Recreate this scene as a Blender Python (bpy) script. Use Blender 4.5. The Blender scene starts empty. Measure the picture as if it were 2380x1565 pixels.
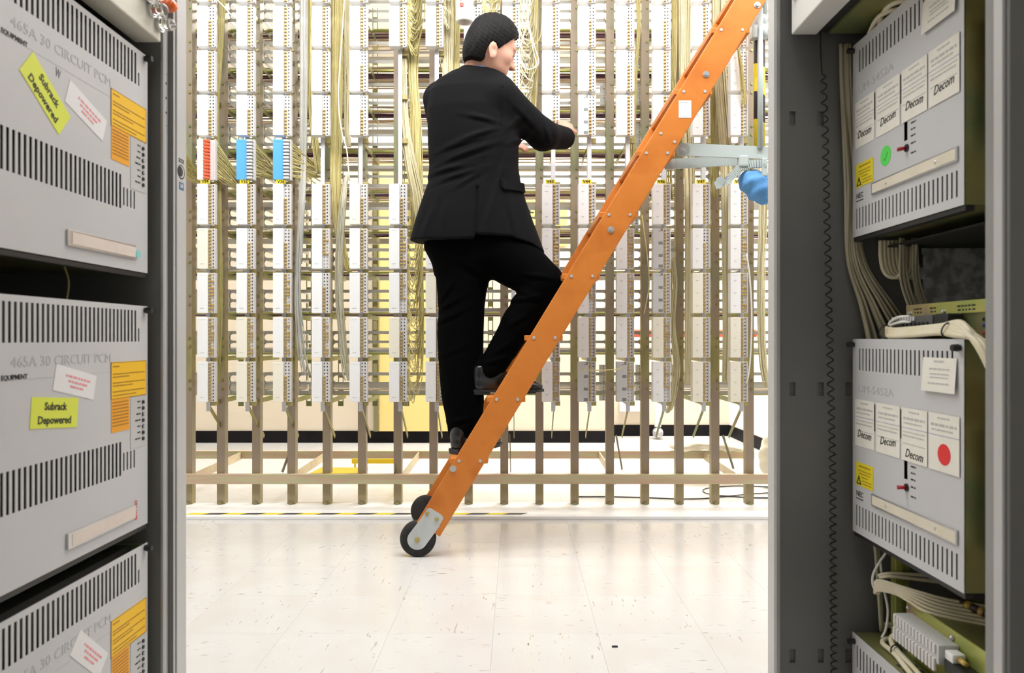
import bpy, bmesh, math, random
import numpy as np
from mathutils import Vector, Matrix

random.seed(7)
rng = np.random.RandomState(7)
S = bpy.context.scene
COL = S.collection
F = 1653.0            # focal length in pixels of the 2380 wide frame
CX, CY, CZ = 1200.0, 787.0, 0.85

# ------------------------------------------------------------ camera
cd = bpy.data.cameras.new('camera')
cd.sensor_width = 36.0
cd.lens = F * 36.0 / 2380.0
cd.shift_x = (1190.0 - CX) / 2380.0
cd.shift_y = (CY - 782.5) / 2380.0
cd.clip_start = 0.05
cd.dof.use_dof = True
cd.dof.focus_distance = 3.0
cd.dof.aperture_fstop = 6.3
cam = bpy.data.objects.new('camera', cd)
cam.location = (0, 0, CZ)
cam.rotation_euler = (math.pi / 2, 0, 0)
COL.objects.link(cam)
S.camera = cam

# ------------------------------------------------------------ world, lights, exposure
S.view_settings.view_transform = 'Standard'
S.view_settings.look = 'None'
S.view_settings.gamma = 1.0
S.view_settings.use_curve_mapping = False
S.view_settings.exposure = 0.0
w = bpy.data.worlds.new('world')
S.world = w
w.use_nodes = True
w.node_tree.nodes['Background'].inputs[0].default_value = (1, 1, 1, 1)
w.node_tree.nodes['Background'].inputs[1].default_value = 0.35


def area(name, loc, rot, sx, sy, power, col=(1, 1, 1)):
    l = bpy.data.lights.new(name, 'AREA')
    l.shape = 'RECTANGLE'
    l.size, l.size_y = sx, sy
    l.energy = power
    l.color = col
    o = bpy.data.objects.new(name, l)
    o.location = loc
    o.rotation_euler = rot
    COL.objects.link(o)
    return o


area('fluorescent_row_frame_aisle', (0.1, 2.0, 2.92), (math.radians(22), 0, 0), 4.2, 0.30, 80, (.985, .99, 1))
area('added_lamp_frame_top', (0.1, 2.72, 2.80), (math.radians(12), 0, 0), 4.0, 0.16, 34, (.99, .99, 1))  # added lamp, there only to brighten the upper part of the frame
area('fluorescent_row_behind_frame', (0.0, 4.95, 3.18), (0, 0, 0), 4.6, 0.35, 106, (1, .99, .97))
area('fluorescent_alcove', (1.25, 5.45, 3.1), (math.radians(-14), 0, 0), 1.0, 0.6, 130, (1, 1, 1))
area('fluorescent_row_rack_aisle', (0, 0.35, 2.95), (0, 0, 0), 0.45, 2.2, 11, (1, .99, .97))

# ------------------------------------------------------------ helpers


def P(px, py, Y):
    return Vector(((px - CX) * Y / F, Y, CZ - (py - CY) * Y / F))


def PX(px, Y):
    return (px - CX) * Y / F


def PZ(py, Y):
    return CZ - (py - CY) * Y / F


MATS = {}


def mat(name, col, rough=0.5, metal=0.0, col2=None, nscale=8.0, stretch=(1, 1, 1), bump=0.0, bscale=60.0,
        spec=0.5, coat=0.0, emit=0.0, sheen=0.0, lo=0.35, hi=0.65, trans=0.0, detail=3.0):
    if name in MATS:
        return MATS[name]
    m = bpy.data.materials.new(name)
    m.use_nodes = True
    nt = m.node_tree
    b = nt.nodes['Principled BSDF']
    b.inputs['Base Color'].default_value = (*col, 1)
    b.inputs['Roughness'].default_value = rough
    b.inputs['Metallic'].default_value = metal
    b.inputs['Specular IOR Level'].default_value = spec
    b.inputs['Coat Weight'].default_value = coat
    b.inputs['Transmission Weight'].default_value = trans
    if sheen:
        b.inputs['Sheen Weight'].default_value = sheen
        b.inputs['Sheen Roughness'].default_value = 0.4
    if emit:
        b.inputs['Emission Color'].default_value = (*col, 1)
        b.inputs['Emission Strength'].default_value = emit
    if col2 is not None or bump:
        tc = nt.nodes.new('ShaderNodeTexCoord')
        mp = nt.nodes.new('ShaderNodeMapping')
        mp.inputs['Scale'].default_value = stretch
        nt.links.new(tc.outputs['Object'], mp.inputs['Vector'])
    if col2 is not None:
        cols = col2 if isinstance(col2[0], (tuple, list)) else [col2]
        n = nt.nodes.new('ShaderNodeTexNoise')
        n.inputs['Scale'].default_value = nscale
        n.inputs['Detail'].default_value = detail
        nt.links.new(mp.outputs[0], n.inputs['Vector'])
        r = nt.nodes.new('ShaderNodeValToRGB')
        allc = [col] + list(cols)
        e = r.color_ramp.elements
        e[0].position, e[1].position = lo, hi
        e[0].color = (*allc[0], 1)
        e[1].color = (*allc[-1], 1)
        for i, c in enumerate(allc[1:-1]):
            x = e.new(lo + (hi - lo) * (i + 1) / (len(allc) - 1))
            x.color = (*c, 1)
        nt.links.new(n.outputs['Fac'], r.inputs[0])
        nt.links.new(r.outputs[0], b.inputs['Base Color'])
    if bump:
        n2 = nt.nodes.new('ShaderNodeTexNoise')
        n2.inputs['Scale'].default_value = bscale
        nt.links.new(mp.outputs[0], n2.inputs['Vector'])
        bp = nt.nodes.new('ShaderNodeBump')
        bp.inputs['Strength'].default_value = bump
        bp.inputs['Distance'].default_value = 0.01
        nt.links.new(n2.outputs['Fac'], bp.inputs['Height'])
        nt.links.new(bp.outputs[0], b.inputs['Normal'])
    MATS[name] = m
    return m


M_PANEL = mat('panel_grey_paint', (.56, .56, .57), .45, col2=(.60, .595, .60), nscale=3, bump=.03, bscale=300)
M_CAB = mat('cabinet_light_grey', (.52, .52, .51), .42, col2=(.56, .56, .55), nscale=4)
M_CABD = mat('cabinet_dark_grey', (.14, .14, .137), .5, col2=(.17, .17, .165), nscale=2)
M_INT = mat('rack_interior_black', (.012, .012, .011), .7, col2=(.02, .018, .014), nscale=5)
M_BEIGE = mat('beige_enamel', (.66, .63, .53), .4, col2=(.7, .67, .58), nscale=6)
M_ZINC = mat('yellow_passivated_zinc', (.19, .185, .085), .45, .12,
             col2=[(.34, .29, .12), (.33, .25, .19), (.25, .27, .15), (.41, .36, .16)], nscale=2.2, stretch=(5, 5, .9), lo=.3, hi=.7, detail=4)
M_ZINCH = mat('yellow_passivated_zinc_rail', (.48, .44, .24), .42, .12,
              col2=[(.58, .40, .29), (.54, .51, .30), (.60, .46, .32)], nscale=2.0, stretch=(1.2, 12, 14), lo=.3, hi=.7)
M_ZINCD = mat('gold_zinc_dark', (.23, .19, .06), .38, .5, col2=[(.32, .28, .10), (.20, .24, .10), (.28, .20, .10)], nscale=5, lo=.3, hi=.7)
M_ZINCP = mat('gold_zinc_bright', (.42, .42, .10), .35, .4, col2=[(.40, .46, .12), (.55, .50, .15), (.46, .32, .22)], nscale=9, lo=.3, hi=.7)
M_GALV = mat('galvanised_steel', (.34, .35, .36), .45, .55, col2=(.62, .64, .66), nscale=45, lo=.4, hi=.6)
M_PLATE = mat('dull_zinc_plate', (.50, .53, .53), .4, .35, col2=(.56, .59, .59), nscale=12)
M_STEEL = mat('bright_steel', (.62, .62, .62), .3, .8)
M_SLOT = mat('slotted_plate_grey', (.47, .46, .42), .45, .2, col2=(.56, .54, .47), nscale=5)
M_BLACK = mat('black_plastic', (.015, .015, .016), .45)
M_RUBBER = mat('black_rubber', (.011, .0105, .010), .8, col2=(.026, .023, .021), nscale=30)
M_WHITE = mat('white_plastic', (.87, .87, .86), .42, col2=(.90, .90, .89), nscale=2)
M_CREAMP = mat('ivory_plastic', (.86, .82, .68), .45, col2=(.89, .85, .73), nscale=2)
M_GREYP = mat('grey_plastic', (.56, .56, .55), .45, col2=(.6, .6, .59), nscale=2)
M_STRIP = mat('pale_strip_plastic', (.68, .66, .64), .5)
M_GOLD = mat('brass_contact', (.52, .33, .06), .4, .25, col2=(.62, .44, .13), nscale=120)
M_HOLE = mat('dark_socket', (.03, .028, .025), .6)
M_GREYH = mat('grey_socket', (.30, .28, .25), .6)
M_ORANGEP = mat('orange_plastic', (.80, .13, .04), .4)
M_BLUEP = mat('sky_blue_plastic', (.10, .40, .80), .42)
M_PRINT = mat('black_print', (.015, .015, .015), .6)
M_PRINTG = mat('grey_emboss_print', (.475, .475, .485), .5)
M_PRINTL = mat('pale_grey_print', (.50, .49, .47), .6)
M_PRINTR = mat('red_print', (.70, .10, .10), .6)
M_PRINTP = mat('pink_print', (.82, .30, .32), .6)
M_PRINTB = mat('blue_print', (.20, .22, .50), .6)
M_TAGY = mat('yellow_tag', (.80, .66, .02), .5)
M_STKY = mat('lime_yellow_sticker', (.74, .80, .08), .5)
M_STKO = mat('amber_sticker', (.92, .54, .015), .5)
M_STKO2 = mat('orange_amber_sticker', (.88, .38, .02), .5)
M_STKW = mat('white_paper', (.80, .79, .79), .6)
M_STKC = mat('cream_paper', (.80, .77, .68), .6, col2=(.84, .81, .73), nscale=30)
M_GREEN = mat('green_dot', (.10, .72, .10), .5)
M_RED = mat('red_dot', (.75, .03, .03), .5)
M_REDP = mat('red_plastic', (.45, .015, .02), .35)
M_TEAL = mat('teal_dot', (.20, .62, .60), .5)
M_CLEAR = mat('clear_plastic', (.9, .9, .88), .08, trans=.9)
M_ORANGEL = mat('orange_lens', (.95, .16, .02), .2, coat=.5)
M_STRAW = mat('straw_wire', (.74, .64, .26), .5, col2=[(.84, .75, .38), (.66, .55, .19), (.86, .78, .46)], nscale=60, stretch=(3, 3, .15), lo=.3, hi=.7)
M_STRAWP = mat('pale_straw_wire', (.86, .79, .54), .5, col2=[(.78, .70, .42), (.89, .83, .62)], nscale=60, stretch=(3, 3, .15), lo=.3, hi=.7)
M_OLIVE = mat('olive_wire', (.52, .45, .17), .5, col2=[(.62, .54, .23), (.42, .35, .12)], nscale=60, stretch=(3, 3, .2), lo=.3, hi=.7)
M_WHITEG = mat('pale_grey_straw_wire', (.66, .62, .45), .5, col2=(.74, .71, .56), nscale=40, stretch=(2, 2, .2))
M_LUG = mat('gold_lug', (.36, .28, .09), .45, .15, col2=[(.44, .36, .14), (.26, .22, .08)], nscale=30, lo=.3, hi=.7)
M_WHITEW = mat('white_wire', (.74, .72, .64), .5, col2=(.78, .77, .72), nscale=40, stretch=(2, 2, .2))
M_CREAMW = mat('cream_cable', (.76, .70, .54), .45, col2=(.70, .62, .42), nscale=12)
M_DULLW = mat('dull_beige_cable', (.36, .33, .22), .5, col2=(.46, .42, .30), nscale=20, stretch=(3, 3, .3))
M_TANW = mat('tan_wire', (.50, .40, .25), .55, col2=[(.60, .50, .34), (.46, .36, .30), (.62, .54, .40)], nscale=50, stretch=(.2, 4, 4), lo=.3, hi=.7)
M_PURPLE = mat('purple_wire', (.10, .04, .09), .6, col2=(.20, .09, .14), nscale=80, stretch=(.4, 3, 3))
M_BLACKW = mat('black_cable', (.012, .012, .012), .4)
M_BLUEW = mat('blue_wire', (.03, .08, .30), .4)
M_REDW = mat('red_wire', (.40, .03, .03), .4)
M_WOOD = mat('orange_varnished_wood', (.57, .175, .026), .42, col2=[(.62, .20, .032), (.51, .145, .02)], nscale=7, stretch=(1, 1, 1), coat=.05, spec=.3, lo=.3, hi=.7)
M_WOODE = mat('plywood_edge', (.66, .42, .18), .5, col2=(.58, .30, .10), nscale=40)
M_LGREY = mat('grey_green_enamel', (.46, .52, .50), .4, col2=(.5, .56, .54), nscale=5)
M_SUIT = mat('black_suit_wool', (.0045, .0045, .005), .9, col2=(.0057, .0057, .0063), nscale=300, spec=.12, bump=.08, bscale=900)
M_TROU = mat('black_trouser_wool', (.0012, .0012, .0013), .9, spec=.04)
M_SKIN = mat('skin', (.52, .27, .185), .55, col2=(.58, .32, .235), nscale=14, spec=.35)
M_HAIR = mat('black_hair', (.0045, .0042, .0042), .6, col2=(.010, .009, .0085), nscale=160, stretch=(1, 1, .25), spec=.1, bump=.25, bscale=420)
M_LEATH = mat('black_leather', (.010, .010, .011), .22, spec=.5, bump=.04, bscale=200)
M_CLOTHB = mat('blue_fabric', (.09, .28, .58), .7, col2=(.11, .33, .66), nscale=9, bump=.15, bscale=60)
M_YELLOWM = mat('yellow_painted_metal', (.85, .62, .01), .4)
M_REDM = mat('red_painted_pipe', (.62, .10, .05), .4)


class MB:
    def __init__(s):
        s.v, s.f = [], []

    def add(s, vs, fs):
        o = len(s.v)
        s.v += [tuple(v) for v in vs]
        s.f += [tuple(i + o for i in f) for f in fs]
        return s

    def box(s, x0, x1, y0, y1, z0, z1):
        return s.add([(x0, y0, z0), (x1, y0, z0), (x1, y1, z0), (x0, y1, z0), (x0, y0, z1), (x1, y0, z1), (x1, y1, z1), (x0, y1, z1)],
                     [(0, 3, 2, 1), (4, 5, 6, 7), (0, 1, 5, 4), (1, 2, 6, 5), (2, 3, 7, 6), (3, 0, 4, 7)])

    def bbox(s, x0, x1, y0, y1, z0, z1, b=.002):
        """box with chamfered edges"""
        bm = bmesh.new()
        bmesh.ops.create_cube(bm, size=1)
        for v in bm.verts:
            v.co = Vector(((x0 + x1) / 2 + v.co.x * (x1 - x0), (y0 + y1) / 2 + v.co.y * (y1 - y0), (z0 + z1) / 2 + v.co.z * (z1 - z0)))
        bmesh.ops.bevel(bm, geom=list(bm.edges), offset=b, segments=2, affect='EDGES', profile=.6)
        bm.verts.index_update()
        s.add([v.co[:] for v in bm.verts], [[v.index for v in f.verts] for f in bm.faces])
        bm.free()
        return s

    def bar(s, a, b, w, h, up=(0, 0, 1)):
        a, b = Vector(a), Vector(b)
        d = (b - a).normalized()
        r = d.cross(Vector(up))
        if r.length < 1e-4:
            r = d.cross(Vector((0, 1, 0)))
        r.normalize()
        u = r.cross(d)
        vs = []
        for p in (a, b):
            for i, j in ((-1, -1), (1, -1), (1, 1), (-1, 1)):
                vs.append(p + r * (i * w / 2) + u * (j * h / 2))
        return s.add(vs, [(0, 3, 2, 1), (4, 5, 6, 7), (0, 1, 5, 4), (1, 2, 6, 5), (2, 3, 7, 6), (3, 0, 4, 7)])

    def cyl(s, a, b, r, r2=None, n=16):
        a, b = Vector(a), Vector(b)
        r2 = r if r2 is None else r2
        d = (b - a).normalized()
        x = d.orthogonal().normalized()
        y = d.cross(x)
        vs = []
        for p, q in ((a, r), (b, r2)):
            for i in range(n):
                t = 2 * math.pi * i / n
                vs.append(p + x * (q * math.cos(t)) + y * (q * math.sin(t)))
        fs = [(i, (i + 1) % n, n + (i + 1) % n, n + i) for i in range(n)]
        fs += [tuple(range(n - 1, -1, -1)), tuple(range(n, 2 * n))]
        return s.add(vs, fs)

    def prism(s, pts, axis_a, axis_b, ext, org=(0, 0, 0)):
        """polygon pts in plane (axis_a, axis_b), extruded by vector ext"""
        A, B, E, O = Vector(axis_a), Vector(axis_b), Vector(ext), Vector(org)
        n = len(pts)
        vs = [O + A * p + B * q for p, q in pts] + [O + A * p + B * q + E for p, q in pts]
        fs = [tuple(range(n - 1, -1, -1)), tuple(range(n, 2 * n))]
        fs += [(i, (i + 1) % n, n + (i + 1) % n, n + i) for i in range(n)]
        return s.add(vs, fs)

    def tube(s, pts, r, n=6, caps=True):
        p = np.array([tuple(q) for q in pts], float)
        m = len(p)
        t = np.gradient(p, axis=0)
        t /= np.linalg.norm(t, axis=1)[:, None] + 1e-9
        ref = np.array([0.0, 1.0, 0.13]) if abs(t[0][1]) < .8 else np.array([1.0, .1, 0.0])
        u = np.cross(t[0], ref)
        u /= np.linalg.norm(u)
        vs = []
        rr = r if hasattr(r, '__len__') else [r] * m
        for i in range(m):
            u = u - t[i] * np.dot(u, t[i])
            u /= np.linalg.norm(u) + 1e-9
            v = np.cross(t[i], u)
            for k in range(n):
                a = 2 * math.pi * k / n
                vs.append(p[i] + rr[i] * (math.cos(a) * u + math.sin(a) * v))
        fs = []
        for i in range(m - 1):
            for k in range(n):
                fs.append((i * n + k, i * n + (k + 1) % n, (i + 1) * n + (k + 1) % n, (i + 1) * n + k))
        if caps:
            fs.append(tuple(range(n - 1, -1, -1)))
            fs.append(tuple((m - 1) * n + k for k in range(n)))
        return s.add(vs, fs)

    def sphere(s, c, r, n=16, sz=(1, 1, 1)):
        vs, fs = [], []
        h = n // 2
        for i in range(h + 1):
            a = math.pi * i / h
            for k in range(n):
                b = 2 * math.pi * k / n
                vs.append((c[0] + r * sz[0] * math.sin(a) * math.cos(b), c[1] + r * sz[1] * math.sin(a) * math.sin(b), c[2] + r * sz[2] * math.cos(a)))
        for i in range(h):
            for k in range(n):
                fs.append((i * n + k, (i + 1) * n + k, (i + 1) * n + (k + 1) % n, i * n + (k + 1) % n))
        return s.add(vs, fs)

    def mesh(s, name, m, smooth=False):
        me = bpy.data.meshes.new(name)
        me.from_pydata(s.v, [], s.f)
        me.materials.append(m)
        if smooth:
            me.polygons.foreach_set('use_smooth', [True] * len(me.polygons))
        me.update()
        return me

    def build(s, name, m, parent=None, smooth=False, loc=None):
        return link(name, s.mesh(name, m, smooth), parent, loc)


def link(name, me, parent=None, loc=None):
    o = bpy.data.objects.new(name, me)
    COL.objects.link(o)
    if parent is not None:
        o.parent = parent
    if loc is not None:
        o.location = loc
    return o


def tag(o, label=None, cat=None, group=None, kind=None):
    if label:
        o['label'] = label
    if cat:
        o['category'] = cat
    if group:
        o['group'] = group
    if kind:
        o['kind'] = kind
    return o


def thing(name, label, cat, loc=(0, 0, 0), group=None, rot=None):
    o = bpy.data.objects.new(name, None)
    o.empty_display_size = .05
    COL.objects.link(o)
    o.location = loc
    if rot is not None:
        o.rotation_euler = rot
    return tag(o, label, cat, group)


def smooth_path(pts, n=6):
    p = np.array([tuple(q) for q in pts], float)
    q = np.vstack([2 * p[0] - p[1], p, 2 * p[-1] - p[-2]])
    out = []
    for i in range(1, len(q) - 2):
        for k in range(n):
            t = k / n
            a, b, c, d = q[i - 1], q[i], q[i + 1], q[i + 2]
            out.append(.5 * ((2 * b) + (-a + c) * t + (2 * a - 5 * b + 4 * c - d) * t * t + (-a + 3 * b - 3 * c + d) * t ** 3))
    out.append(p[-1])
    return np.array(out)


_TXT = {}


def text_mesh(s, size, m, shear=0.0, bold=0.0, align='CENTER', ext=.0002):
    key = (s, size, m.name, shear, bold, align)
    if key in _TXT:
        return _TXT[key]
    c = bpy.data.curves.new('lettering', 'FONT')
    c.body = s
    c.size = size
    c.shear = shear
    c.offset = bold
    c.align_x = align
    c.align_y = 'CENTER'
    c.extrude = ext
    c.resolution_u = 2
    o = bpy.data.objects.new('tmp', c)
    COL.objects.link(o)
    dg = bpy.context.evaluated_depsgraph_get()
    me = bpy.data.meshes.new_from_object(o.evaluated_get(dg))
    bpy.data.objects.remove(o)
    bpy.data.curves.remove(c)
    me.materials.clear()
    me.materials.append(m)
    me.name = 'lettering'
    _TXT[key] = me
    return me


def plate_with_holes(x0, x1, y0, y1, z0, z1, holes):
    """rectangular sheet in the local xy plane with rectangular openings cut right through"""
    xs = sorted(set([x0, x1] + [h[0] for h in holes] + [h[1] for h in holes]))
    ys = sorted(set([y0, y1] + [h[2] for h in holes] + [h[3] for h in holes]))
    nx, ny = len(xs) - 1, len(ys) - 1
    solid = np.ones((nx, ny), bool)
    for h in holes:
        i0, i1 = xs.index(h[0]), xs.index(h[1])
        j0, j1 = ys.index(h[2]), ys.index(h[3])
        solid[i0:i1, j0:j1] = False
    mb = MB()
    W = ny + 1
    vs = [(x, y, z) for z in (z1, z0) for x in xs for y in ys]
    N = (nx + 1) * W
    fs = []
    for i in range(nx):
        for j in range(ny):
            if not solid[i, j]:
                continue
            a, b, c, d = i * W + j, (i + 1) * W + j, (i + 1) * W + j + 1, i * W + j + 1
            fs.append((a, b, c, d))
            fs.append((a + N, d + N, c + N, b + N))
            if i == 0 or not solid[i - 1, j]:
                fs.append((a, d, d + N, a + N))
            if i == nx - 1 or not solid[i + 1, j]:
                fs.append((b, b + N, c + N, c))
            if j == 0 or not solid[i, j - 1]:
                fs.append((a, a + N, b + N, b))
            if j == ny - 1 or not solid[i, j + 1]:
                fs.append((d, c, c + N, d + N))
    return mb.add(vs, fs)


# ------------------------------------------------------------ signed-distance modelling for soft bodies
class Vol:
    def __init__(s, lo, hi, h):
        s.lo, s.h = np.array(lo, float), h
        s.n = np.ceil((np.array(hi) - s.lo) / h).astype(int) + 1
        s.f = np.full(tuple(s.n), 0.25, np.float32)

    def block(s, lo, hi):
        a = np.clip(np.floor((np.array(lo) - s.lo) / s.h).astype(int), 0, s.n - 1)
        b = np.clip(np.ceil((np.array(hi) - s.lo) / s.h).astype(int) + 1, 1, s.n)
        sl = tuple(slice(a[i], b[i]) for i in range(3))
        g = np.meshgrid(*[(s.lo[i] + s.h * np.arange(a[i], b[i])).astype(np.float32) for i in range(3)], indexing='ij', sparse=True)
        return sl, g

    def add(s, fn, lo, hi, k=.02):
        sl, (x, y, z) = s.block(lo, hi)
        d = fn(x, y, z)
        f = s.f[sl]
        if k > 0:
            hh = np.clip(.5 + .5 * (f - d) / k, 0, 1)
            s.f[sl] = f + (d - f) * hh - k * hh * (1 - hh)
        else:
            s.f[sl] = np.minimum(f, d)

    def cut(s, fn, lo, hi):
        """keep only where fn < 0"""
        sl, (x, y, z) = s.block(lo, hi)
        s.f[sl] = np.maximum(s.f[sl], fn(x, y, z))

    def disp(s, fn, lo, hi):
        sl, (x, y, z) = s.block(lo, hi)
        s.f[sl] = s.f[sl] + fn(x, y, z)

    def cone(s, a, b, ra, rb, k=.02):
        a, b = np.array(a, float), np.array(b, float)
        R = max(ra, rb) + k + .04
        ba = b - a
        bb = float(ba @ ba)

        def fn(x, y, z):
            t = np.clip(((x - a[0]) * ba[0] + (y - a[1]) * ba[1] + (z - a[2]) * ba[2]) / bb, 0, 1)
            return np.sqrt((x - a[0] - t * ba[0]) ** 2 + (y - a[1] - t * ba[1]) ** 2 + (z - a[2] - t * ba[2]) ** 2) - (ra + (rb - ra) * t)
        s.add(fn, np.minimum(a, b) - R, np.maximum(a, b) + R, k)

    def ell(s, c, r, k=.02, axes=None):
        c = np.array(c, float)
        A = np.eye(3) if axes is None else np.array(axes, float)
        R = max(r) + k + .04

        def fn(x, y, z):
            dx, dy, dz = x - c[0], y - c[1], z - c[2]
            q = [(dx * A[i][0] + dy * A[i][1] + dz * A[i][2]) for i in range(3)]
            k0 = np.sqrt(sum((q[i] / r[i]) ** 2 for i in range(3)))
            k1 = np.sqrt(sum((q[i] / r[i] ** 2) ** 2 for i in range(3))) + 1e-6
            return k0 * (k0 - 1) / k1
        s.add(fn, c - R, c + R, k)

    def loft(s, rows, k=.02, pw=2.3):
        """rows: (z, cx, cy, a, b) elliptical slices stacked in z"""
        rows = sorted(rows)
        Z = np.array([r[0] for r in rows])
        C = [np.array([r[i] for r in rows]) for i in range(1, 5)]
        lo = (float(np.min(C[0] - C[2])) - .06, float(np.min(C[1] - C[3])) - .06, Z[0] - .06)
        hi = (float(np.max(C[0] + C[2])) + .06, float(np.max(C[1] + C[3])) + .06, Z[-1] + .06)

        def fn(x, y, z):
            zz = z.ravel()
            cx, cy, a, b = [np.interp(zz, Z, c).astype(np.float32).reshape(z.shape) for c in C]
            q = (np.abs((x - cx) / a) ** pw + np.abs((y - cy) / b) ** pw) ** (1 / pw)
            d = (q - 1) * np.minimum(a, b) * 0.95
            return np.maximum(d, np.maximum(Z[0] - z, z - Z[-1]))
        s.add(fn, lo, hi, k)

    def mesh(s, name, m, it=2, lam=.5):
        f, h = s.f, s.h
        sg = f < 0
        c8 = [sg[i:f.shape[0] - 1 + i, j:f.shape[1] - 1 + j, l:f.shape[2] - 1 + l] for i in (0, 1) for j in (0, 1) for l in (0, 1)]
        anyv = c8[0].copy()
        allv = c8[0].copy()
        for c in c8[1:]:
            anyv |= c
            allv &= c
        I = np.argwhere(anyv & ~allv)
        off = np.array([(i, j, l) for i in (0, 1) for j in (0, 1) for l in (0, 1)])
        vals = np.stack([f[I[:, 0] + o[0], I[:, 1] + o[1], I[:, 2] + o[2]] for o in off], 1)
        acc = np.zeros((len(I), 3))
        cnt = np.zeros(len(I))
        for a in range(8):
            for b in range(a + 1, 8):
                if np.abs(off[a] - off[b]).sum() != 1:
                    continue
                fa, fb = vals[:, a], vals[:, b]
                cr = (fa < 0) != (fb < 0)
                t = np.where(cr, fa / np.where(cr, fa - fb, 1), 0)
                acc += np.where(cr[:, None], off[a] + t[:, None] * (off[b] - off[a]), 0)
                cnt += cr
        V = s.lo + h * (I + acc / cnt[:, None])
        idx = np.full(tuple(np.array(f.shape) - 1), -1, np.int32)
        idx[I[:, 0], I[:, 1], I[:, 2]] = np.arange(len(I))
        Q = []
        for ax in range(3):
            o1, o2 = [(1, 2), (2, 0), (0, 1)][ax]
            sa = [slice(None)] * 3
            sb = [slice(None)] * 3
            sa[ax] = slice(0, -1)
            sb[ax] = slice(1, None)
            A, B = sg[tuple(sa)], sg[tuple(sb)]
            E = np.argwhere(A != B)
            ok = (E[:, o1] > 0) & (E[:, o2] > 0) & (E[:, o1] < f.shape[o1] - 1) & (E[:, o2] < f.shape[o2] - 1)
            E = E[ok]
            ins = A[E[:, 0], E[:, 1], E[:, 2]]

            def cell(d1, d2):
                G = E.copy()
                G[:, o1] -= d1
                G[:, o2] -= d2
                return idx[G[:, 0], G[:, 1], G[:, 2]]
            q = np.stack([cell(1, 1), cell(0, 1), cell(0, 0), cell(1, 0)], 1)
            q[~ins] = q[~ins][:, ::-1]
            Q.append(q)
        Q = np.vstack(Q)
        Q = Q[(Q >= 0).all(1)]
        for _ in range(it):
            sm = np.zeros_like(V)
            ct = np.zeros(len(V))
            for a, b in ((0, 1), (1, 2), (2, 3), (3, 0)):
                np.add.at(sm, Q[:, a], V[Q[:, b]])
                np.add.at(sm, Q[:, b], V[Q[:, a]])
                np.add.at(ct, Q[:, a], 1)
                np.add.at(ct, Q[:, b], 1)
            V = V + lam * (sm / np.maximum(ct, 1)[:, None] - V)
        me = bpy.data.meshes.new(name)
        me.vertices.add(len(V))
        me.vertices.foreach_set('co', V.astype(np.float32).ravel())
        me.loops.add(len(Q) * 4)
        me.loops.foreach_set('vertex_index', Q.astype(np.int32).ravel())
        me.polygons.add(len(Q))
        me.polygons.foreach_set('loop_start', np.arange(0, len(Q) * 4, 4, dtype=np.int32))
        me.polygons.foreach_set('use_smooth', np.ones(len(Q), bool))
        me.update(calc_edges=True)
        me.validate()
        me.materials.append(m)
        return me

# ------------------------------------------------------------ the setting


def floor_material():
    m = bpy.data.materials.new('flecked_vinyl_tile')
    m.use_nodes = True
    nt = m.node_tree
    L = nt.links.new
    b = nt.nodes['Principled BSDF']
    b.inputs['Roughness'].default_value = .21
    b.inputs['Specular IOR Level'].default_value = .5
    tc = nt.nodes.new('ShaderNodeTexCoord')
    oi = nt.nodes.new('ShaderNodeObjectInfo')
    ad = nt.nodes.new('ShaderNodeVectorMath')
    ad.operation = 'ADD'
    sc = nt.nodes.new('ShaderNodeVectorMath')
    sc.operation = 'SCALE'
    sc.inputs[0].default_value = (7, 11, 3)
    L(oi.outputs['Random'], sc.inputs['Scale'])
    L(tc.outputs['Object'], ad.inputs[0])
    L(sc.outputs[0], ad.inputs[1])
    cur = None
    base = nt.nodes.new('ShaderNodeRGB')
    base.outputs[0].default_value = (.655, .64, .615, 1)
    cur = base.outputs[0]
    for (sx, sy, lo, hi, col, scale) in ((20, 85, .67, .74, (.45, .375, .30, 1), 1.0), (24, 100, .62, .70, (.69, .67, .64, 1), 1.3),
                                         (30, 120, .735, .77, (.25, .19, .15, 1), 1.0), (5, 5, .45, .7, (.64, .61, .575, 1), 1.0)):
        mp = nt.nodes.new('ShaderNodeMapping')
        mp.inputs['Scale'].default_value = (sx, sy, 1)
        mp.inputs['Location'].default_value = (sx * .37, sy * .11, 0)
        n = nt.nodes.new('ShaderNodeTexNoise')
        n.inputs['Scale'].default_value = scale
        n.inputs['Detail'].default_value = 1.5
        r = nt.nodes.new('ShaderNodeMapRange')
        r.inputs['From Min'].default_value = lo
        r.inputs['From Max'].default_value = hi
        mx = nt.nodes.new('ShaderNodeMix')
        mx.data_type = 'RGBA'
        mx.inputs['B'].default_value = col
        L(ad.outputs[0], mp.inputs['Vector'])
        L(mp.outputs[0], n.inputs['Vector'])
        L(n.outputs['Fac'], r.inputs['Value'])
        L(r.outputs[0], mx.inputs['Factor'])
        for i in mx.inputs:
            if i.name == 'A' and i.type == 'RGBA':
                L(cur, i)
            if i.name == 'B' and i.type == 'RGBA':
                i.default_value = col
        cur = [o for o in mx.outputs if o.type == 'RGBA'][0]
    L(cur, b.inputs['Base Color'])
    n = nt.nodes.new('ShaderNodeTexNoise')
    n.inputs['Scale'].default_value = 9
    bp = nt.nodes.new('ShaderNodeBump')
    bp.inputs['Strength'].default_value = .05
    bp.inputs['Distance'].default_value = .01
    L(tc.outputs['Object'], n.inputs['Vector'])
    L(n.outputs['Fac'], bp.inputs['Height'])
    L(bp.outputs[0], b.inputs['Normal'])
    return m


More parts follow.
